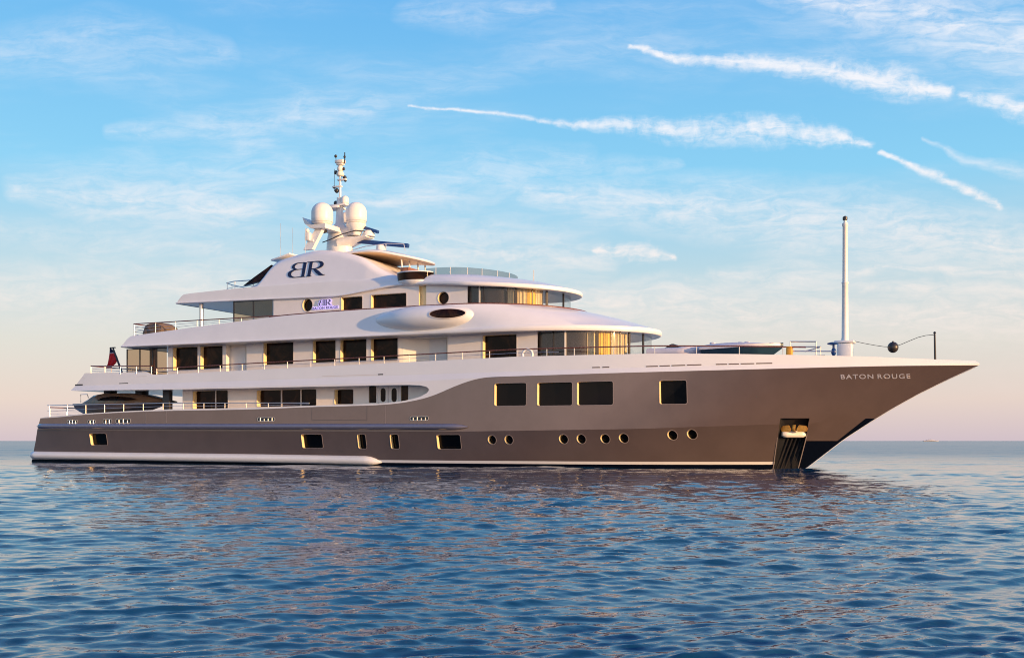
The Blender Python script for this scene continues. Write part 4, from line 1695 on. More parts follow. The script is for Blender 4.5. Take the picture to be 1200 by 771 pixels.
def radome(px, ptop, pbot, wpx, t):
    x, zt_ = at(px, ptop, t)
    _, zb_ = at(px, pbot, t)
    x1, _ = at(px + wpx / 2, ptop, t)
    r_ = (at(px + wpx / 2, ptop, t)[0] - at(px - wpx / 2, ptop, t)[0]) / 2 * CS
    h = zt_ - zb_
    prof = [(r_ * 0.62, 0.0), (r_ * 0.84, 0.02 * h), (r_ * 0.93, 0.08 * h), (r_ * 0.965, 0.12 * h), (r_ * 0.975, 0.125 * h), (r_, 0.3 * h), (r_, h - r_ * 0.95)]
    for k in range(1, 13):
        a = math.pi / 2 * k / 12
        prof.append((r_ * math.cos(a) if k < 12 else 0, h - r_ * 0.95 + r_ * 0.95 * math.sin(a)))
    bm = bmesh.new()
    add_lathe(bm, prof, (x, -t, zb_), 40)
    d_ = finish(bm, 'radome', M['dome'], mast, angle=50)
    bm = bmesh.new()
    add_lathe(bm, [(r_ * 0.985, 0.112 * h), (r_ * 1.0, 0.118 * h), (r_ * 0.985, 0.13 * h)], (x, -t, zb_), 40)
    finish(bm, 'radome_seam', M['frame'], d_)
    return x, zb_, r_


radome(377.6, 237.6, 264.0, 23.4, 1.9)
rxx, rzz, rrr = radome(417.3, 237.2, 263.0, 23, 0.3)
sxx, szz, srr = radome(404.2, 229.6, 239.8, 8.6, 0.0)
radome(405.5, 248.5, 262, 11.5, -1.2)
# bracket under the forward dome
bm = bmesh.new()
add_lathe(bm, [(0.32, -0.75), (0.45, -0.35), (rrr * 0.95, -0.06), (rrr * 0.95, 0.0)], (rxx, -0.3, rzz), 28)
finish(bm, 'dome_bracket', M['mastpaint'], mast, angle=40)
bm = bmesh.new()
add_tube(bm, [(XM + 0.1, 0, 15.5), (rxx, -0.3, rzz - 0.5)], [0.35, 0.28], 12)
finish(bm, 'dome_bracket', M['mastpaint'], mast, angle=40)
# guard rails round the scanner platform
bm = bmesh.new()
p = []
for k in range(20):
    a = R(-20 + 200 * k / 19)
    p.append((XM + 0.1 + 1.0 * math.cos(a) * 1.6, -1.02 * math.sin(a), 15.22))
add_tube(bm, [at3 for at3 in [(XM - 0.85, -0.75, 14.72), (XM - 0.1, -1.0, 14.80), (XM + 0.8, -0.95, 15.1), (XM + 1.7, -0.7, 15.32), (XM + 2.3, -0.2, 15.3), (XM + 2.35, 0.3, 15.25)]], 0.035, 6)
finish(bm, 'mast_rail', M['dark'], mast)


def radar_bar(p0, p1, t, r_=0.14, ped=True):
    (x0, z0), (x1, z1) = at(*p0, t), at(*p1, t)
    # the bar has swung a little out of the picture plane
    bm = bmesh.new()
    n = 8
    for k, (x, z) in enumerate(((x0, z0), (x1, z1))):
        pass
    a, b = Vector((x0, -t, z0)), Vector((x1, -t, z1))
    mid = (a + b) / 2
    L = (b - a).length / 2
    zz = mid.z
    tmp = bmesh.new()
    add_rbox(tmp, -L, L, -0.13, 0.13, -r_ / 1.1, r_ / 1.1, 0.06)
    ang = math.atan2(b.z - a.z, b.x - a.x)
    for v_ in tmp.verts:
        x, z = v_.co.x, v_.co.z
        v_.co.x, v_.co.z = x * math.cos(ang) - z * math.sin(ang), x * math.sin(ang) + z * math.cos(ang)
        v_.co += mid
    merge(bm, tmp)
    bar = finish(bm, 'radar_scanner', M['radar'], yacht)
    if ped:
        bm = bmesh.new()
        zb = zz - ped
        add_lathe(bm, [(0.42, 0), (0.42, ped * 0.35), (0.34, ped * 0.55), (0.3, ped - r_)], (mid.x, -t, zb), 20)
        finish(bm, 'scanner_pedestal', M['mastpaint'], bar)


radar_bar((414.7, 282.4), (479, 288.2), 0.0, 0.15, 0.9)
radar_bar((420.5, 265), (443.5, 272.2), 0.0, 0.12, 0.5)
bm = bmesh.new()
add_tube(bm, [(24.6, -2.0, 13.75), (25.6, -1.8, 14.0), (27.0, -1.6, 14.1), (28.2, -1.4, 14.05), (28.3, -1.4, 13.6)], 0.03, 6)
add_tube(bm, [(27.0, -1.6, 14.1), (27.0, -1.6, 13.6)], 0.025, 6)
finish(bm, 'hard_top_rail', M['steel'], yacht)

# the slender top mast, its yards and fittings
def U(px, py):
    return at(px, py, 0.0)


bm = bmesh.new()
add_tube(bm, [(U(396.9, 262)[0], 0, U(397, 262)[1]), (U(397.2, 232)[0], 0, U(397, 232)[1])], 0.14, 12)
add_tube(bm, [(U(398.6, 232)[0], 0, U(398, 232)[1]), (U(398.6, 206)[0], 0, U(398, 204)[1])], 0.075, 10)
finish(bm, 'top_mast', M['mastpaint'], mast)
for (xa_, xb_, y_, hw) in ((387.5, 407.5, 242.3, 0.32), (396, 406, 211.5, 0.10), (390, 400.5, 219.6, 0.10)):
    X0, Z0 = U(xa_, y_)
    X1, _ = U(xb_, y_)
    bm = bmesh.new()
    add_rbox(bm, X0, X1, -hw, hw, Z0 - 0.05, Z0 + 0.05, 0.02)
    finish(bm, 'yard', M['mastpaint'], mast)
X0, Z0 = U(387.5, 242.3)
bm = bmesh.new()
add_rbox(bm, X0 - 0.1, X0 + 0.9, -0.5, 0.5, Z0 - 0.22, Z0 - 0.06, 0.05)
finish(bm, 'yard', M['mastpaint'], mast)
bm = bmesh.new()
X0, Z0 = U(398.7, 190.6)
add_rbox(bm, X0 - 0.32, X0 + 0.32, -0.2, 0.2, Z0 - 0.06, Z0 + 0.16, 0.04)
add_rbox(bm, X0 - 0.22, X0 + 0.26, -0.18, 0.18, Z0 - 0.2, Z0 - 0.07, 0.04)
X0, Z0 = U(398.8, 198)
add_ellipsoid(bm, (X0, 0, Z0), 0.22, 0.22, 0.24, 18, 10)
add_lathe(bm, [(0.2, -0.5), (0.26, -0.42), (0.26, -0.3), (0.18, -0.2)], (X0, 0, Z0), 18)
finish(bm, 'beacon', M['cream'], mast, angle=50)
for px, py, r_ in ((393.2, 183.2, 0.1), (403.6, 184, 0.085), (393.6, 202.3, 0.13), (403.8, 208.3, 0.13), (402.5, 198, 0.1), (394.5, 223.6, 0.15), (393.4, 238.2, 0.15), (391.5, 219.6, 0.1), (404.5, 211.5, 0.1)):
    X0, Z0 = U(px, py)
    bm = bmesh.new()
    add_ellipsoid(bm, (X0, 0.02, Z0), r_, r_, r_ * 1.1, 12, 8)
    finish(bm, 'mast_light', M['dark'], mast)
for px, py, z0_, z1_, dx_, r_ in ((404, 192, 0, 0.75, 0, 0.035), (394, 190, 0, 0.4, -0.04, 0.02), (391.8, 214, -0.6, 0.9, 0, 0.015)):
    X0, Z0 = U(px, py)
    bm = bmesh.new()
    add_tube(bm, [(X0, 0, Z0 + z0_), (X0 + dx_, 0, Z0 + z1_)], r_, 6)
    finish(bm, 'mast_aerial', M['dark'], mast)
for px, y0, y1, t_ in ((328.5, 301, 262, 2.0), (343, 298, 267, 0.5), (358, 295, 267, 2.5)):
    bm = bmesh.new()
    X0, Z0 = at(px, y0, t_)
    _, Z1 = at(px, y1, t_)
    add_tube(bm, [(X0, -t_, Z0 - 0.2), (X0, -t_, Z1)], 0.016, 6)
    finish(bm, 'whip_antenna', M['steel'], yacht)
bm = bmesh.new()
X0, Z0 = at(625.5, 326, 0)
add_tube(bm, [(X0, 0, Z0 - 0.2), (X0, 0, Z0 + 0.5)], 0.03, 6)
finish(bm, 'whip_antenna', M['steel'], yacht)

# ------------------------------------------------------------------ railings
def railing(path, posts, hgt, mids, rail_m='teak', post_m='steel', r_=0.035, mid_r=0.014, base=None, post_r=0.024, parent=yacht, name='railing'):
    """path: base points (x, y, z); posts: indices or fractions along the path"""
    pts = [Vector(p) for p in path]
    d = [0.0]
    for a, b in zip(pts, pts[1:]):
        d.append(d[-1] + (b - a).length)

    def P(q):
        return Vector([float(np.interp(q, d, [p[k] for p in pts])) for k in range(3)])
    bm = bmesh.new()
    add_tube(bm, [p + Vector((0, 0, hgt)) for p in pts], r_, 8)
    rl = finish(bm, name, M[rail_m], parent)
    if mids:
        bm = bmesh.new()
        for m_ in mids:
            add_tube(bm, [p + Vector((0, 0, hgt * m_)) for p in pts], mid_r, 6)
        finish(bm, 'rail_wire', M['steel'], rl)
    bm = bmesh.new()
    add_tube(bm, [(0, 0, 0), (0, 0, hgt - r_ * 0.8)], post_r, 8)
    proto = finish(bm, 'post', M[post_m], rl)
    for k, q in enumerate(posts):
        o = proto if k == 0 else proto.copy()
        if k:
            COL.objects.link(o)
            o.parent = rl
        o.location = P(q)
    return rl, d[-1]


def frange(a, b, s):
    return list(np.arange(a, b, s))


# upper deck, both sides
for sgn in (1, -1):
    xs = np.linspace(11.6, 40.5, 60)
    path = [(x, -sgn * (ROWS[-1].t(x) - 0.08), Z_TOP(x)) for x in xs]
    railing(path, frange(0.2, 28.9, 1.75), 0.42, (0.5,) if sgn > 0 else ())
    xs = np.linspace(40.5, 53.6, 40)
    path = [(x, -sgn * (ROWS[-1].t(x) - 0.08), Z_TOP(x)) for x in xs]
    railing(path, frange(0.9, 13.5, 2.25), 0.42, ())
# upper deck aft
zq = 6.15
ra = [(6.0, -5.5, 6.1), (6.0, 5.5, 6.1)]
path = [(11.5, -5.72, 5.95), (8.5, -5.72, 6.02), (6.0, -5.66, 6.1), (5.9, -4.5, 6.1), (5.9, 4.5, 6.1), (6.0, 5.66, 6.1), (11.5, 5.72, 5.95)]
railing(path, (0.1, 1.4, 2.8, 4.2, 5.5, 7.5, 9.5, 11.5, 13.5, 15.5, 17, 18.5, 20), 0.52, (0.33, 0.66))
# main deck aft
gz = interp([(1.5, 3.1), (1.92, 3.17), (5.74, 3.37), (10, 3.51), (13.2, 3.57), (20.1, 3.59), (24.5, 3.67)])
xs = np.linspace(2.0, 24.0, 50)
zr = interp([(2, 3.98), (13, 3.99), (21, 3.88), (24, 3.84)])
bm = bmesh.new()
add_tube(bm, [(x, -5.72, zr(x)) for x in xs], 0.026, 8)
rl = finish(bm, 'railing', M['steel'], yacht)
bm = bmesh.new()
add_tube(bm, [(x, -5.72, (zr(x) + gz(x)) / 2) for x in xs], 0.012, 6)
finish(bm, 'rail_wire', M['steel'], rl)
for x in frange(2.2, 22, 1.7):
    bm = bmesh.new()
    add_tube(bm, [(x, -5.72, gz(x) - 0.02), (x, -5.72, zr(x) - 0.01)], 0.022, 8)
    finish(bm, 'post', M['steel'], rl)
railing([(1.9, -5.4, 3.15), (1.9, 5.4, 3.15)], (0.0, 1.5, 3, 5, 7, 9, 10.8), 0.7, (0.33, 0.66), 'teak')
# bridge deck aft
xs = np.linspace(9.5, 21.5, 30)
zh_ = interp([(9.2, 9.35), (21.8, 9.40)])
for sgn in (1, -1):
    bm = bmesh.new()
    add_tube(bm, [(x, -sgn * 5.32, 9.38) for x in xs], 0.035, 8)
    rl = finish(bm, 'railing', M['teak'], yacht)
    bm = bmesh.new()
    for k in (0.33, 0.66):
        add_tube(bm, [(x, -sgn * 5.32, zt(x) + (9.38 - zt(x)) * k) for x in xs], 0.013, 6)
    finish(bm, 'rail_wire', M['steel'], rl)
    for x in (9.55, 11.4, 13.1, 14.9, 16.7, 18.5):
        bm = bmesh.new()
        add_tube(bm, [(x, -sgn * 5.32, zt(x)), (x, -sgn * 5.32, 9.36)], 0.024, 8)
        finish(bm, 'post', M['steel'], rl)
railing([(9.5, -5.3, 8.5), (9.5, 5.3, 8.5)], (0, 1.6, 3.4, 5.3, 7.2, 9, 10.5), 0.88, (0.2, 0.4, 0.6, 0.8), 'teak', mid_r=0.02)
# sun deck aft, beside the funnel
path = [(18.2, -3.6, 11.3), (16.5, -3.6, 11.3), (15.6, -3.2, 11.3), (15.3, -2.2, 11.3), (15.3, 2.2, 11.3)]
railing(path, (0.1, 1.6, 2.6, 3.6, 5.5, 7.5), 0.75, (0.5,), 'steel', r_=0.035)
# fore deck pulpit frame
bm = bmesh.new()
for (xa_, ya_), (xb_, yb_) in (((926, 400.3), (956.5, 400.3)), ((956.5, 400.3), (956.5, 416)), ((926, 406.3), (962, 406.3)), ((961.5, 406.3), (961.5, 416)), ((943, 412), (960, 407)), ((926, 411.5), (975, 411.6)), ((926.2, 400.3), (926.2, 416))):
    a, b = at(xa_, ya_, 3.0), at(xb_, yb_, 3.0)
    add_tube(bm, [(a[0], -3.0, a[1]), (b[0], -3.0, b[1])], 0.035, 6)
finish(bm, 'fore_deck_frame', M['steel'], yacht)

# ------------------------------------------------------------------ fore mast, jack staff, wire
xf, zf_ = at(990.3, 416, 0)
bm = bmesh.new()
x0, x1 = at(981.5, 410, 0.0)[0], at(1000, 410, 0.0)[0]
zt0 = at(990, 402.5, 0)[1]
add_rbox(bm, x0 + 0.02, x1 - 0.05, -0.42, 0.42, 5.3, zt0, 0.06)
add_rbox(bm, x0 - 0.12, x1 + 0.08, -0.5, 0.5, zt0, zt0 + 0.14, 0.05)
fm = finish(bm, 'fore_mast', M['white'], yacht)
bm = bmesh.new()
zz = [at(990, y, 0)[1] for y in (402, 397, 396, 333, 332, 331, 330, 266, 265, 262, 261, 258.5)]
rr_ = [0.22, 0.20, 0.185, 0.16, 0.19, 0.19, 0.145, 0.13, 0.16, 0.16, 0.08, 0.08]
add_lathe(bm, list(zip(rr_, zz)), (xf, 0, 0), 20)
finish(bm, 'pole', M['mastpaint'], fm, angle=40)
bm = bmesh.new()
add_lathe(bm, [(0.09, zz[-1]), (0.13, zz[-1] + 0.04), (0.13, zz[-1] + 0.18), (0.05, zz[-1] + 0.24)], (xf, 0, 0), 14)
finish(bm, 'mast_light', M['dark'], fm)
xj, zj0 = at(1096, 418, 0)
_, zj1 = at(1095, 391, 0)
bm = bmesh.new()
add_tube(bm, [(xj, 0, zj0 - 0.3), (xj - 0.03, 0, zj1)], [0.06, 0.05], 10)
add_lathe(bm, [(0.05, 0), (0.075, 0.03), (0.05, 0.1), (0.0, 0.12)], (xj - 0.03, 0, zj1), 10)
finish(bm, 'jack_staff', M['dark'], yacht)
xb_, zb_ = at(1046.5, 407, 0)
bm = bmesh.new()
w0, w1 = at(1001, 399.8, 0), at(1094.5, 392.3, 0)


def sag(a, b, k, s):
    return (a[0] + (b[0] - a[0]) * k, 0, a[1] + (b[1] - a[1]) * k - s * 4 * k * (1 - k))


wp = [(w0[0], 0, w0[1]), at(1025, 404.6, 0) + (0,), None]
path = [(w0[0], 0, w0[1])]
for px, py in ((1012, 402.2), (1025, 404.6), (1036, 406.2), (1046.5, 406.4), (1056, 403.6), (1066, 399.3), (1076, 395.3), (1085, 393.1)):
    X0, Z0 = at(px, py, 0)
    path.append((X0, 0, Z0))
path.append((w1[0], 0, w1[1]))
add_tube(bm, path, 0.016, 6)
finish(bm, 'fore_stay', M['dark'], yacht)
bm = bmesh.new()
add_ellipsoid(bm, (xb_, 0, zb_), 0.285, 0.285, 0.295, 28, 16)
add_lathe(bm, [(0.05, 0.26), (0.05, 0.33), (0.02, 0.34)], (xb_, 0, zb_), 10)
tag(finish(bm, 'anchor_ball', M['dark'], angle=60), 'round black anchor ball hung from the wire above the bow', 'anchor ball')
# small capped fitting beside the mast foot
bm = bmesh.new()
X0, Z0 = at(977, 416, 1.0)
zz1 = at(977, 402.5, 1.0)[1]
add_tube(bm, [(X0, -1.0, 5.4), (X0, -1.0, zz1 - 0.05)], 0.07, 10)
add_ellipsoid(bm, (X0, -1.0, zz1 - 0.45), 0.14, 0.14, 0.22, 14, 10)
add_lathe(bm, [(0.1, -0.08), (0.28, -0.04), (0.3, 0.02), (0.12, 0.07)], (X0 - 0.05, -1.0, zz1), 20)
finish(bm, 'deck_fitting', M['radar'], yacht)

# ------------------------------------------------------------------ stern staff and flag
(sx0, sz0), (sx1, sz1) = at(144, 430, 0.0), at(132.5, 408, 0.0)
bm = bmesh.new()
add_tube(bm, [(sx0, 0, sz0 - 0.6), (sx1, 0, sz1)], [0.09, 0.06], 10)
add_rbox(bm, sx1 - 0.28, sx1 + 0.22, -0.06, 0.06, sz1, sz1 + 0.08, 0.02)
finish(bm, 'flag_staff', M['dark'], yacht)


def flag():
    bm = bmesh.new()
    nu, nv = 26, 34
    G = []
    # hangs limp from the raked staff: the fly falls back on itself in folds
    outl = interp([(0.0, 0.05), (0.25, 0.42), (0.5, 0.66), (0.62, 0.72), (0.8, 0.60), (1.0, 0.30)])
    for j in range(nv + 1):
        b = j / nv
        z = 1.52 * (1 - b)
        row = []
        for i in range(nu + 1):
            a = i / nu
            wdt = outl(b)
            x0_ = 0.36 * (1 - b) ** 1.0 - 0.12
            x = x0_ + a * wdt * 1.45 - 0.1
            y = 0.10 * math.sin(a * 15 + b * 2.2) * (0.3 + 0.7 * b) + 0.03 * math.sin(a * 31 + b * 5)
            row.append(bm.verts.new((x, y, z)))
        G.append(row)
    for j in range(nv):
        for i in range(nu):
            bm.faces.new((G[j][i], G[j][i + 1], G[j + 1][i + 1], G[j + 1][i]))
    m_ = bpy.data.materials.new('red_ensign_cloth')
    m_.use_nodes = True
    t = NT(m_.node_tree)
    b = m_.node_tree.nodes['Principled BSDF']
    tc = t.n('ShaderNodeTexCoord')
    sp = t.n('ShaderNodeSeparateXYZ')
    t.link(tc.outputs['Object'], sp.inputs[0])
    nv_, _ = t.noise(tc.outputs['Object'], 5, 3, 0.5)
    top = t.m('GREATER_THAN', t.m('ADD', sp.outputs['Z'], t.m('MULTIPLY', nv_, 0.12)), 1.22)
    wh = t.m('COMPARE', t.m('ADD', sp.outputs['Z'], t.m('MULTIPLY', nv_, 0.12)), 1.19, 0.035)
    col = t.mix(top, (0.62, 0.02, 0.025), (0.012, 0.016, 0.06))
    col = t.mix(wh, col, (0.5, 0.42, 0.42))
    t.link(col, b.inputs['Base Color'])
    b.inputs['Roughness'].default_value = 0.8
    X0, Z0 = at(127, 431.5, 0.0)
    o = finish(bm, 'flag', m_, angle=80, recalc=False)
    o.location = (X0, 0, Z0)
    return tag(o, 'red ensign hanging limp from the raked staff at the stern', 'flag')


flag()

# ------------------------------------------------------------------ boats
def boat_mesh(L, B, zf_sheer, zf_chine, zf_keel, mat_, name, parent, nst=30, transom=0.92, deck_in=0.08):
    bm = bmesh.new()
    secs = []
    for i in range(nst + 1):
        s_ = i / nst
        x = L * s_
        k = 1.0 if s_ < 0.45 else max(0.0, 1 - ((s_ - 0.45) / 0.55) ** 2.2)
        k *= transom + (1 - transom) * min(1, s_ / 0.4)
        hb, hc = B / 2 * k, B / 2 * k * (0.86 if s_ < 0.6 else 0.86 - 0.5 * (s_ - 0.6))
        zs, zc, zk = zf_sheer(s_), zf_chine(s_), zf_keel(s_)
        h = [(0, zk), (hc * 0.5, zk + (zc - zk) * 0.45), (hc, zc), (hc + (hb - hc) * 0.6, zc + (zs - zc) * 0.5), (hb, zs), (max(0, hb - deck_in), zs + 0.01), (0, zs + 0.06)]
        secs.append([[bm.verts.new((x, -t, z)) for t, z in h], [bm.verts.new((x, t, z)) for t, z in h]])
    for a, b in zip(secs, secs[1:]):
        for k in range(2):
            for j in range(len(a[0]) - 1):
                q = (a[k][j], b[k][j], b[k][j + 1], a[k][j + 1])
                if len({tuple(round(c, 4) for c in v_.co) for v_ in q}) > 2:
                    bm.faces.new(q)
    s0 = secs[0]
    for j in range(len(s0[0]) - 1):
        bm.faces.new((s0[0][j], s0[0][j + 1], s0[1][j + 1], s0[1][j]))
    return finish(bm, name, mat_, parent, angle=35)


# limousine tender on the aft main deck, bow forward
TT = 3.3
tx0, tz0 = at(88.5, 484, TT + 0.9)
tx1, _ = at(198, 470, TT)
Lt = tx1 - tx0
M['tender'] = mat('bronze_paint', (0.30, 0.17, 0.085), 0.25, metal=0.35, coat=0.5, var=0.05)
M['tender_low'] = mat('tender_grey_paint', (0.075, 0.06, 0.065), 0.35, coat=0.3, var=0.08)
zdk = 3.35
tender = empty('tender_boat', (tx0, -TT, zdk), 'bronze and grey cabin tender parked on the open aft deck of the yacht', 'boat')
zs_ = at(140, 472.0, TT + 1)[1] - zdk
boat_mesh(Lt, 2.4, interp([(0, zs_ - 0.02), (0.5, zs_ + 0.02), (1, zs_ + 0.16)]), interp([(0, zs_ - 0.36), (0.6, zs_ - 0.34), (1, zs_ - 0.05)]), interp([(0, 0.02), (0.7, 0.06), (1, zs_ - 0.10)]), M['tender_low'], 'hull', tender)
bm = bmesh.new()
tsub = lambda px, py: (at(px, py, TT + 0.9)[0] - tx0, at(px, py, TT + 0.9)[1] - zdk)
pr = [tsub(*p) for p in ((98, 472.5), (103, 467.5), (108, 463.3), (120, 461), (142, 460.6), (162, 462.2), (178, 466.2), (191, 469.3), (196, 471))]
cols = []
for i, (x, z) in enumerate(pr):
    k = 1.0 if i < 5 else (0.93, 0.78, 0.45, 0.1)[i - 5]
    hb = 1.08 * k
    zlo = zs_ + 0.02
    z = max(z, zlo + 0.02)
    cols.append([(hb, zlo), (hb * 0.97, zlo + (z - zlo) * 0.3), (hb * 0.86, zlo + (z - zlo) * 0.8), (hb * 0.72, z), (0, z + 0.05)])
S_ = [[bm.verts.new((x, -t, z)) for t, z in c] for (x, _), c in zip(pr, cols)]
P_ = [[bm.verts.new((x, t, z)) for t, z in c] for (x, _), c in zip(pr, cols)]
for V in (S_, P_):
    for a, b in zip(V, V[1:]):
        for j in range(4):
            bm.faces.new((a[j], b[j], b[j + 1], a[j + 1]))
for k in (0, -1):
    for j in range(4):
        bm.faces.new((S_[k][j], S_[k][j + 1], P_[k][j + 1], P_[k][j]))
cab = finish(bm, 'cabin', M['tender'], tender, angle=30)
# cabin side glass
wp_ = [tsub(*p) for p in ((116, 469.2), (122, 466.2), (130, 464.8), (142, 464.6), (154, 465.8), (163, 468.2), (150, 469.2))]
bm = bmesh.new()
add_prism(bm, list(reversed(wp_)), 0.6, lambda x, z: 1.08 * (1 - 0.14 * max(0, (z - zs_) / 0.6)) - 0.02 * max(0, x - 4) + 0.10)
finish(bm, 'side_glass', M['glass_dark'], cab, smooth=False)
# sheer stripe and rubbing strake
bm = bmesh.new()
pth = []
for i in range(31):
    s_ = i / 30
    k = 1.0 if s_ < 0.45 else max(0.0, 1 - ((s_ - 0.45) / 0.55) ** 2.2)
    k *= 0.92 + 0.08 * min(1, s_ / 0.4)
    pth.append((Lt * s_, -(1.2 * k + 0.02), float(np.interp(s_, [0, 0.5, 1], [zs_ - 0.02, zs_ + 0.02, zs_ + 0.16])) - 0.06))
add_tube(bm, pth, 0.07, 8)
finish(bm, 'rubbing_strake', M['tender'], tender)
bm = bmesh.new()
a, b = tsub(95.3, 471.5), tsub(103, 471.5)
tp = tsub(95.3, 462.2)[1]
for y_ in (-0.95, 0.95):
    add_tube(bm, [(a[0], y_, a[1]), (a[0], y_, tp), (b[0], y_, tp), (b[0] + 0.1, y_, a[1] + 0.3)], 0.03, 6)
finish(bm, 'stern_arch', M['steel'], tender)

# covered tender on the fore deck, bow forward
M['lav'] = mat('pale_boat_paint', (0.62, 0.58, 0.60), 0.4, coat=0.2, var=0.06, vscale=2)
M['teal'] = mat('dark_teal_paint', (0.02, 0.05, 0.06), 0.35, coat=0.3, var=0.15)
T1 = 1.2
bx0, _ = at(826, 414, T1)
bx1, _ = at(918, 411, T1)
zt1 = at(880, 405.2, T1)[1]
fb = empty('tender_boat', (bx0, -T1, 5.36), 'long pale tender with a dark underside lying on the foredeck behind the rail', 'boat')
bh = zt1 - 5.36
boat_mesh(bx1 - bx0, 2.3, interp([(0, bh - 0.08), (0.6, bh), (1, bh + 0.05)]), interp([(0, bh - 0.22), (0.5, bh - 0.3), (1, bh - 0.12)]), interp([(0, 0.3), (0.7, 0.32), (1, bh - 0.16)]), M['teal'], 'hull', fb)
bm = bmesh.new()
n_ = 26
cols = []
for i in range(n_ + 1):
    s_ = i / n_ * 0.97
    k = 1.0 if s_ < 0.45 else max(0.02, 1 - ((s_ - 0.45) / 0.55) ** 2.2)
    hb = 1.18 * k
    zz0 = bh - 0.22 + 0.16 * s_
    zz1 = bh + 0.02 + 0.14 * math.sin(math.pi * min(1, s_ * 1.2)) ** 0.7
    cols.append(((bx1 - bx0) * s_, [(hb, zz0), (hb * 1.02, zz0 + 0.14), (hb * 0.8, zz1 - 0.02), (0, zz1 + 0.05)]))
S_ = [[bm.verts.new((x, -t, z)) for t, z in c] for x, c in cols]
P_ = [[bm.verts.new((x, t, z)) for t, z in c] for x, c in cols]
for V in (S_, P_):
    for a, b in zip(V, V[1:]):
        for j in range(3):
            bm.faces.new((a[j], b[j], b[j + 1], a[j + 1]))
for k in (0, -1):
    for j in range(3):
        bm.faces.new((S_[k][j], S_[k][j + 1], P_[k][j + 1], P_[k][j]))
finish(bm, 'cover', M['lav'], fb, angle=40)
bm = bmesh.new()
for px, py in ((835.5, 402.6), (868, 402.2), (876, 401.8), (905, 403)):
    X0, Z0 = at(px, py, T1)
    add_rbox(bm, X0 - bx0 - 0.14, X0 - bx0 + 0.14, -0.25, 0.25, bh, Z0 - 5.36 + 0.06, 0.05)
finish(bm, 'cover_bump', M['lav'], fb)

# second, lower inflatable nearer the house
bx0b, _ = at(764, 414, 1.2)
bx1b, _ = at(822, 411, 1.2)
rb = empty('inflatable_boat', (bx0b, -1.2, 5.36), 'low pale inflatable boat with a small dark canopy, nearest the curved front windows', 'boat')
zt1b = at(800, 409.2, 1.2)[1] - 5.36
bm = bmesh.new()
Lb = bx1b - bx0b
pth = []
for i in range(41):
    a = math.pi * i / 40
    k = i / 40
    if k < 0.3:
        pth.append((Lb * 0.62 * k / 0.3, -0.85, zt1b - 0.2))
    elif k > 0.7:
        pth.append((Lb * 0.62 * (1 - k) / 0.3, 0.85, zt1b - 0.2))
    else:
        b_ = math.pi * (k - 0.3) / 0.4
        pth.append((Lb * (0.62 + 0.34 * math.sin(b_)), -0.85 * math.cos(b_), zt1b - 0.2 + 0.12 * math.sin(b_)))
add_tube(bm, pth, 0.24, 14)
finish(bm, 'tube', M['lav'], rb, angle=60)
bm = bmesh.new()
add_rbox(bm, 0.15, Lb * 0.8, -0.7, 0.7, 0.0, zt1b - 0.2, 0.1)
finish(bm, 'floor', M['tender_low'], rb)
bm = bmesh.new()
cx = at(790, 409, 1.2)[0] - bx0b
zc2 = at(790, 403.8, 1.2)[1] - 5.36
for y_ in (-0.5,):
    pass
A = [(cx - 0.55, zt1b - 0.02), (cx - 0.05, zc2), (cx + 0.15, zc2), (cx + 0.6, zt1b - 0.02)]
a = [bm.verts.new((x, -0.55, z)) for x, z in A]
b = [bm.verts.new((x, 0.55, z)) for x, z in A]
for i in range(4):
    j = (i + 1) % 4
    bm.faces.new((a[i], a[j], b[j], b[i]))
bm.faces.new(a)
bm.faces.new(b)
bmesh.ops.recalc_face_normals(bm, faces=bm.faces)
bmesh.ops.bevel(bm, geom=list(bm.edges), offset=0.04, segments=2, affect='EDGES')
finish(bm, 'canopy', M['dark'], rb)

# yellow locker by the frame
X0, X1 = at(922, 412, 3.2)[0], at(928.5, 412, 3.2)[0]
Z1 = at(925, 406.3, 3.2)[1]
lk = empty('deck_locker', ((X0 + X1) / 2, -3.2, 5.36), 'bright yellow locker standing between the pale tender and the steel frame', 'locker')
bm = bmesh.new()
add_rbox(bm, (X0 - X1) / 2, (X1 - X0) / 2, -0.25, 0.25, 0, Z1 - 5.36 - 0.06, 0.04)
finish(bm, 'body', M['yellow'], lk)
bm = bmesh.new()
add_rbox(bm, (X0 - X1) / 2 - 0.02, (X1 - X0) / 2 + 0.02, -0.27, 0.27, Z1 - 5.36 - 0.058, Z1 - 5.36, 0.02)
finish(bm, 'lid', M['yellow'], lk)

# ------------------------------------------------------------------ furniture and lifebuoy
X0, X1 = at(169.5, 385, 5.0)[0], at(206, 385, 3.6)[0]
Z1 = at(190, 379.3, 4.2)[1]
bm = bmesh.new()
Lc = X1 - X0
n_ = 20
cols = []
for i in range(n_ + 1):
    s_ = i / n_
    k = min(1.0, (s_ / 0.12) ** 0.5, ((1 - s_) / 0.18) ** 0.6) if 0 < s_ < 1 else 0.15
    z = (Z1 - 8.43) * (0.6 + 0.4 * k) * (1 - 0.03 * math.sin(s_ * 17))
    cols.append((X0 + Lc * s_, [(1.0, 8.43), (0.98, 8.43 + z * 0.5), (0.86, 8.43 + z * 0.88), (0.5, 8.43 + z), (0, 8.43 + z * 1.01)]))
S_ = [[bm.verts.new((x, -4.2 - t, z)) for t, z in c] for x, c in cols]
P_ = [[bm.verts.new((x, -4.2 + t, z)) for t, z in c] for x, c in cols]
for V in (S_, P_):
    for a, b in zip(V, V[1:]):
        for j in range(4):
            bm.faces.new((a[j], b[j], b[j + 1], a[j + 1]))
for k in (0, -1):
    for j in range(4):
        bm.faces.new((S_[k][j], S_[k][j + 1], P_[k][j + 1], P_[k][j]))
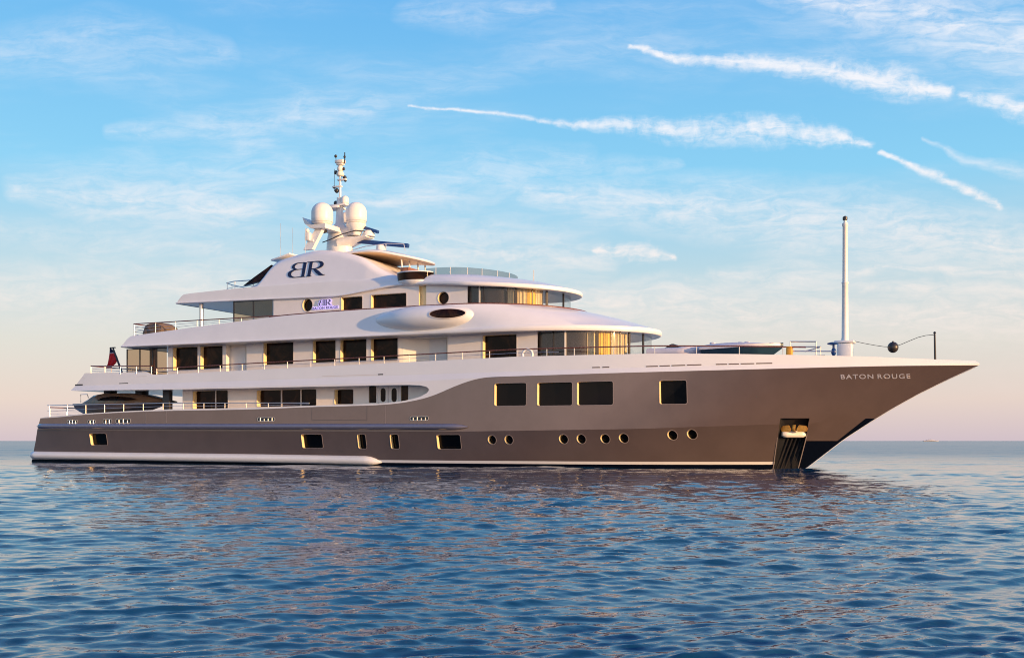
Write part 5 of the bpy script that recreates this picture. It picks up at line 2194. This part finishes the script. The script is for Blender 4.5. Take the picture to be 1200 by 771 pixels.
tag(finish(bm, 'covered_sofa', M['canvas'], angle=40), 'deck sofa under a brown canvas cover behind the aft railing', 'sofa')


def chair(px, t, rz, label):
    X, _ = at(px, 425, t)
    c = empty('deck_chair', (X, -t, 5.36), label, 'chair', 'dark chairs on the upper aft deck')
    c.rotation_euler = (0, 0, rz)
    bm = bmesh.new()
    add_rbox(bm, -0.27, 0.27, -0.27, 0.27, 0.40, 0.48, 0.02)
    finish(bm, 'seat', M['dark'], c)
    bm = bmesh.new()
    add_rbox(bm, -0.30, -0.24, -0.27, 0.27, 0.48, 1.08, 0.02)
    finish(bm, 'backrest', M['dark'], c)
    for sx in (-0.23, 0.23):
        for sy in (-0.23, 0.23):
            bm = bmesh.new()
            add_tube(bm, [(sx, sy, 0), (sx, sy, 0.41)], 0.022, 6)
            finish(bm, 'leg', M['dark'], c)
    return c


chair(168, 2.6, 0.3, 'dark deck chair behind the smoked glass, the one nearer the flag')
chair(174, 2.0, 2.6, 'dark deck chair behind the smoked glass, the one nearer the brown pillar')

lx, lz = at(618, 416, 5.55)
bm = bmesh.new()
R0, r0 = 0.3, 0.075
ring = []
for i in range(32):
    a = 2 * math.pi * i / 32
    ring.append([bm.verts.new((lx + (R0 + r0 * math.cos(b)) * math.cos(a), -5.52 - r0 * math.sin(b), lz + 0.03 + (R0 + r0 * math.cos(b)) * math.sin(a))) for b in [2 * math.pi * k / 10 for k in range(10)]])
for i in range(32):
    for k in range(10):
        bm.faces.new((ring[i][k], ring[(i + 1) % 32][k], ring[(i + 1) % 32][(k + 1) % 10], ring[i][(k + 1) % 10]))
tag(finish(bm, 'lifebuoy', M['white'], angle=70), 'white ring lifebuoy hung on the rail in front of the house', 'lifebuoy')

# small lamps along the deck houses that the photo shows under the overhangs
for px, py, t_ in ((230, 404.2, TU), (298, 402, TU), (358, 398.6, TU), (432, 395.2, TU)):
    X, z = at(px, py, t_)
    bm = bmesh.new()
    add_rbox(bm, X - 0.09, X + 0.09, -t_ - 0.12, -t_ - 0.002, z - 0.14, z + 0.1, 0.03)
    finish(bm, 'wall_lamp', M['cream'], yacht)

# ------------------------------------------------------------------ far ship on the horizon
def far(px, D):
    a = (px - 600) / F
    return CAM[0] + D * (CS * a - SN), CAM[1] + D * (SN * a + CS)


D_ = 3400
fx_, fy_ = far(1091, D_)
M['hazy'] = mat('far_ship_haze_tint', (0.42, 0.44, 0.52), 0.7, var=0.05, vscale=0.1)  # distance haze put into the ship's pale base colour
ship = empty('far_ship', (fx_, fy_, 0), 'tiny hazy ship on the horizon to the right of the bow', 'ship')
ship.rotation_euler = (0, 0, TH)
boat_mesh(48, 8, interp([(0, 2.6), (0.7, 2.6), (1, 3.6)]), interp([(0, 1.2), (1, 1.6)]), interp([(0, -1), (1, -0.5)]), M['hazy'], 'hull', ship)
for v_ in ship.children:
    v_.location = (-24, 0, 0)
bm = bmesh.new()
add_rbox(bm, -15, 10, -3, 3, 2.62, 4.6, 0.3)
add_rbox(bm, -8, 5, -2.5, 2.5, 4.6, 6.2, 0.3)
add_rbox(bm, -1, 0, -0.4, 0.4, 6.2, 8.4, 0.1)
finish(bm, 'superstructure', M['hazy'], ship)

# ------------------------------------------------------------------ sea
def sea():
    fine = np.arange(-42, 42.001, 0.11)
    coarse = np.arange(42 + 4, 360 - 42, 4.0)
    ang = np.concatenate([fine, coarse])
    ang = np.radians(ang)
    na = len(ang)
    rs = [0.5, 1.0, 1.6, 2.2, 2.8]
    r = 3.2
    while r < 420:
        rs.append(r)
        r *= 1.0044
    while r < 60000:
        rs.append(r)
        r *= 1.12
    rs = np.array(rs)
    nr = len(rs)
    A, RR = np.meshgrid(ang, rs)
    # angle 0 = straight ahead of the camera's view
    dxr, dyf = np.sin(A), np.cos(A)
    X = CAM[0] + RR * (CS * dxr - SN * dyf)
    Y = CAM[1] + RR * (SN * dxr + CS * dyf)
    Z = np.zeros_like(X)
    DX = np.zeros_like(X)
    DY = np.zeros_like(X)
    nc = 170
    lam = np.exp(rng.uniform(np.log(0.085), np.log(1.25), nc))
    main = math.pi / 2 + TH + math.pi + R(14)        # waves run roughly towards the camera
    dr = RR * 0.0044
    for l in lam:
        th = main + rng.normal(0, 0.5)
        k = 2 * math.pi / l
        slope = 0.036 * min(1.0, (l / 0.16)) * (1.0 if l < 0.34 else (0.34 / l) ** 0.8)
        a = slope / k
        ph = rng.uniform(0, 2 * math.pi)
        wgt = np.clip((l / dr - 1.8) / 2.4, 0, 1)
        arg = k * (X * math.cos(th) + Y * math.sin(th)) + ph
        s_, c_ = np.sin(arg), np.cos(arg)
        Z += a * wgt * s_
        DX += a * 0.7 * wgt * c_ * math.cos(th)
        DY += a * 0.7 * wgt * c_ * math.sin(th)
    for l in np.exp(rng.uniform(np.log(2.0), np.log(8.0), 40)):
        th = main + rng.normal(0, 0.4)
        k = 2 * math.pi / l
        a = 0.0085 / k
        wgt = np.clip((l / dr - 1.8) / 2.4, 0, 1)
        arg = k * (X * math.cos(th) + Y * math.sin(th)) + rng.uniform(0, 2 * math.pi)
        Z += a * wgt * np.sin(arg)
        DX += a * 0.8 * wgt * np.cos(arg) * math.cos(th)
        DY += a * 0.8 * wgt * np.cos(arg) * math.sin(th)
    # gusts: calmer and rougher patches
    gust = 0.92 + 0.30 * np.sin(X * 0.11 + Y * 0.05 + 1.0) * np.sin(Y * 0.17 - X * 0.04) + 0.22 * np.sin(X * 0.31 - Y * 0.12) * np.sin(Y * 0.43 + X * 0.07 + 2.0)
    gust = np.clip(gust, 0.62, 1.35)
    Z *= gust
    X = X + DX
    Y = Y + DY
    co = np.stack([X, Y, Z], -1).reshape(-1, 3)
    co = np.vstack([co, [[CAM[0], CAM[1], 0]]]).astype(np.float32)
    i = np.arange(nr - 1)[:, None] * na
    j = np.arange(na)[None, :]
    j2 = (j + 1) % na
    quads = np.stack([i + j, i + na + j, i + na + j2, i + j2], -1).reshape(-1, 4)[:, ::-1]
    tris = np.stack([np.full(na, nr * na), np.arange(na), (np.arange(na) + 1) % na], -1)[:, ::-1]
    me = bpy.data.meshes.new('sea')
    me.vertices.add(len(co))
    me.vertices.foreach_set('co', co.ravel())
    nq, nt_ = len(quads), len(tris)
    me.loops.add(nq * 4 + nt_ * 3)
    me.loops.foreach_set('vertex_index', np.concatenate([quads.ravel(), tris.ravel()]).astype(np.int32))
    me.polygons.add(nq + nt_)
    st = np.concatenate([np.arange(nq) * 4, nq * 4 + np.arange(nt_) * 3]).astype(np.int32)
    me.polygons.foreach_set('loop_start', st)
    me.update(calc_edges=True)
    me.polygons.foreach_set('use_smooth', np.ones(nq + nt_, dtype=bool))
    me.validate()
    m_ = bpy.data.materials.new('sea_water')
    m_.use_nodes = True
    t = NT(m_.node_tree)
    b = m_.node_tree.nodes['Principled BSDF']
    b.inputs['Base Color'].default_value = (0.005, 0.053, 0.108, 1)
    b.inputs['Roughness'].default_value = 0.04
    b.inputs['IOR'].default_value = 1.333
    geo = t.n('ShaderNodeNewGeometry')
    mp = t.n('ShaderNodeMapping')
    mp.inputs['Rotation'].default_value = (0, 0, -TH - R(10))
    mp.inputs['Scale'].default_value = (0.55, 1.0, 1.0)
    t.link(geo.outputs['Position'], mp.inputs[0])
    n1, _ = t.noise(mp.outputs[0], 3.2, 3, 0.55, 0.4)
    n2, _ = t.noise(mp.outputs[0], 9.5, 3, 0.55, 0.3)
    n3, _ = t.noise(mp.outputs[0], 0.55, 4, 0.6, 0.3)
    hgt = t.m('ADD', t.m('MULTIPLY', n1, 0.010), t.m('ADD', t.m('MULTIPLY', n2, 0.0015), t.m('MULTIPLY', n3, 0.04)))
    bp = t.n('ShaderNodeBump')
    bp.inputs['Strength'].default_value = 1.0
    bp.inputs['Distance'].default_value = 1.0
    t.link(hgt, bp.inputs['Height'])
    t.link(bp.outputs[0], b.inputs['Normal'])
    # broken water lapping along the side
    sp = t.n('ShaderNodeSeparateXYZ')
    t.link(geo.outputs['Position'], sp.inputs[0])
    near = t.m('ABSOLUTE', t.m('ADD', sp.outputs['Y'], 5.78))
    fm, _ = t.noise(geo.outputs['Position'], 3.5, 5, 0.7)
    foam = t.m('MULTIPLY', t.smooth(near, 0.32, 0.02), t.smooth(fm, 0.52, 0.64))
    foam = t.m('MULTIPLY', foam, t.m('MULTIPLY', t.m('GREATER_THAN', sp.outputs['X'], -0.3), t.smooth(sp.outputs['X'], 33.0, 25.0)))
    t.link(t.mix(foam, (0.005, 0.053, 0.108), (0.55, 0.56, 0.58)), b.inputs['Base Color'])
    # ripples too far off to be modelled act as roughness
    far_ = t.vm('LENGTH', t.vm('SUBTRACT', geo.outputs['Position'], (55.0, -40.0, 0.0)))
    rg = t.m('ADD', 0.02, t.m('MULTIPLY', t.smooth(far_, 5, 130), 0.21))
    t.link(rg, b.inputs['Roughness'])
    me.materials.append(m_)
    o = link('sea', me)
    tag(o, 'calm blue sea with short ripples reaching the horizon', 'sea', kind='structure')


sea()
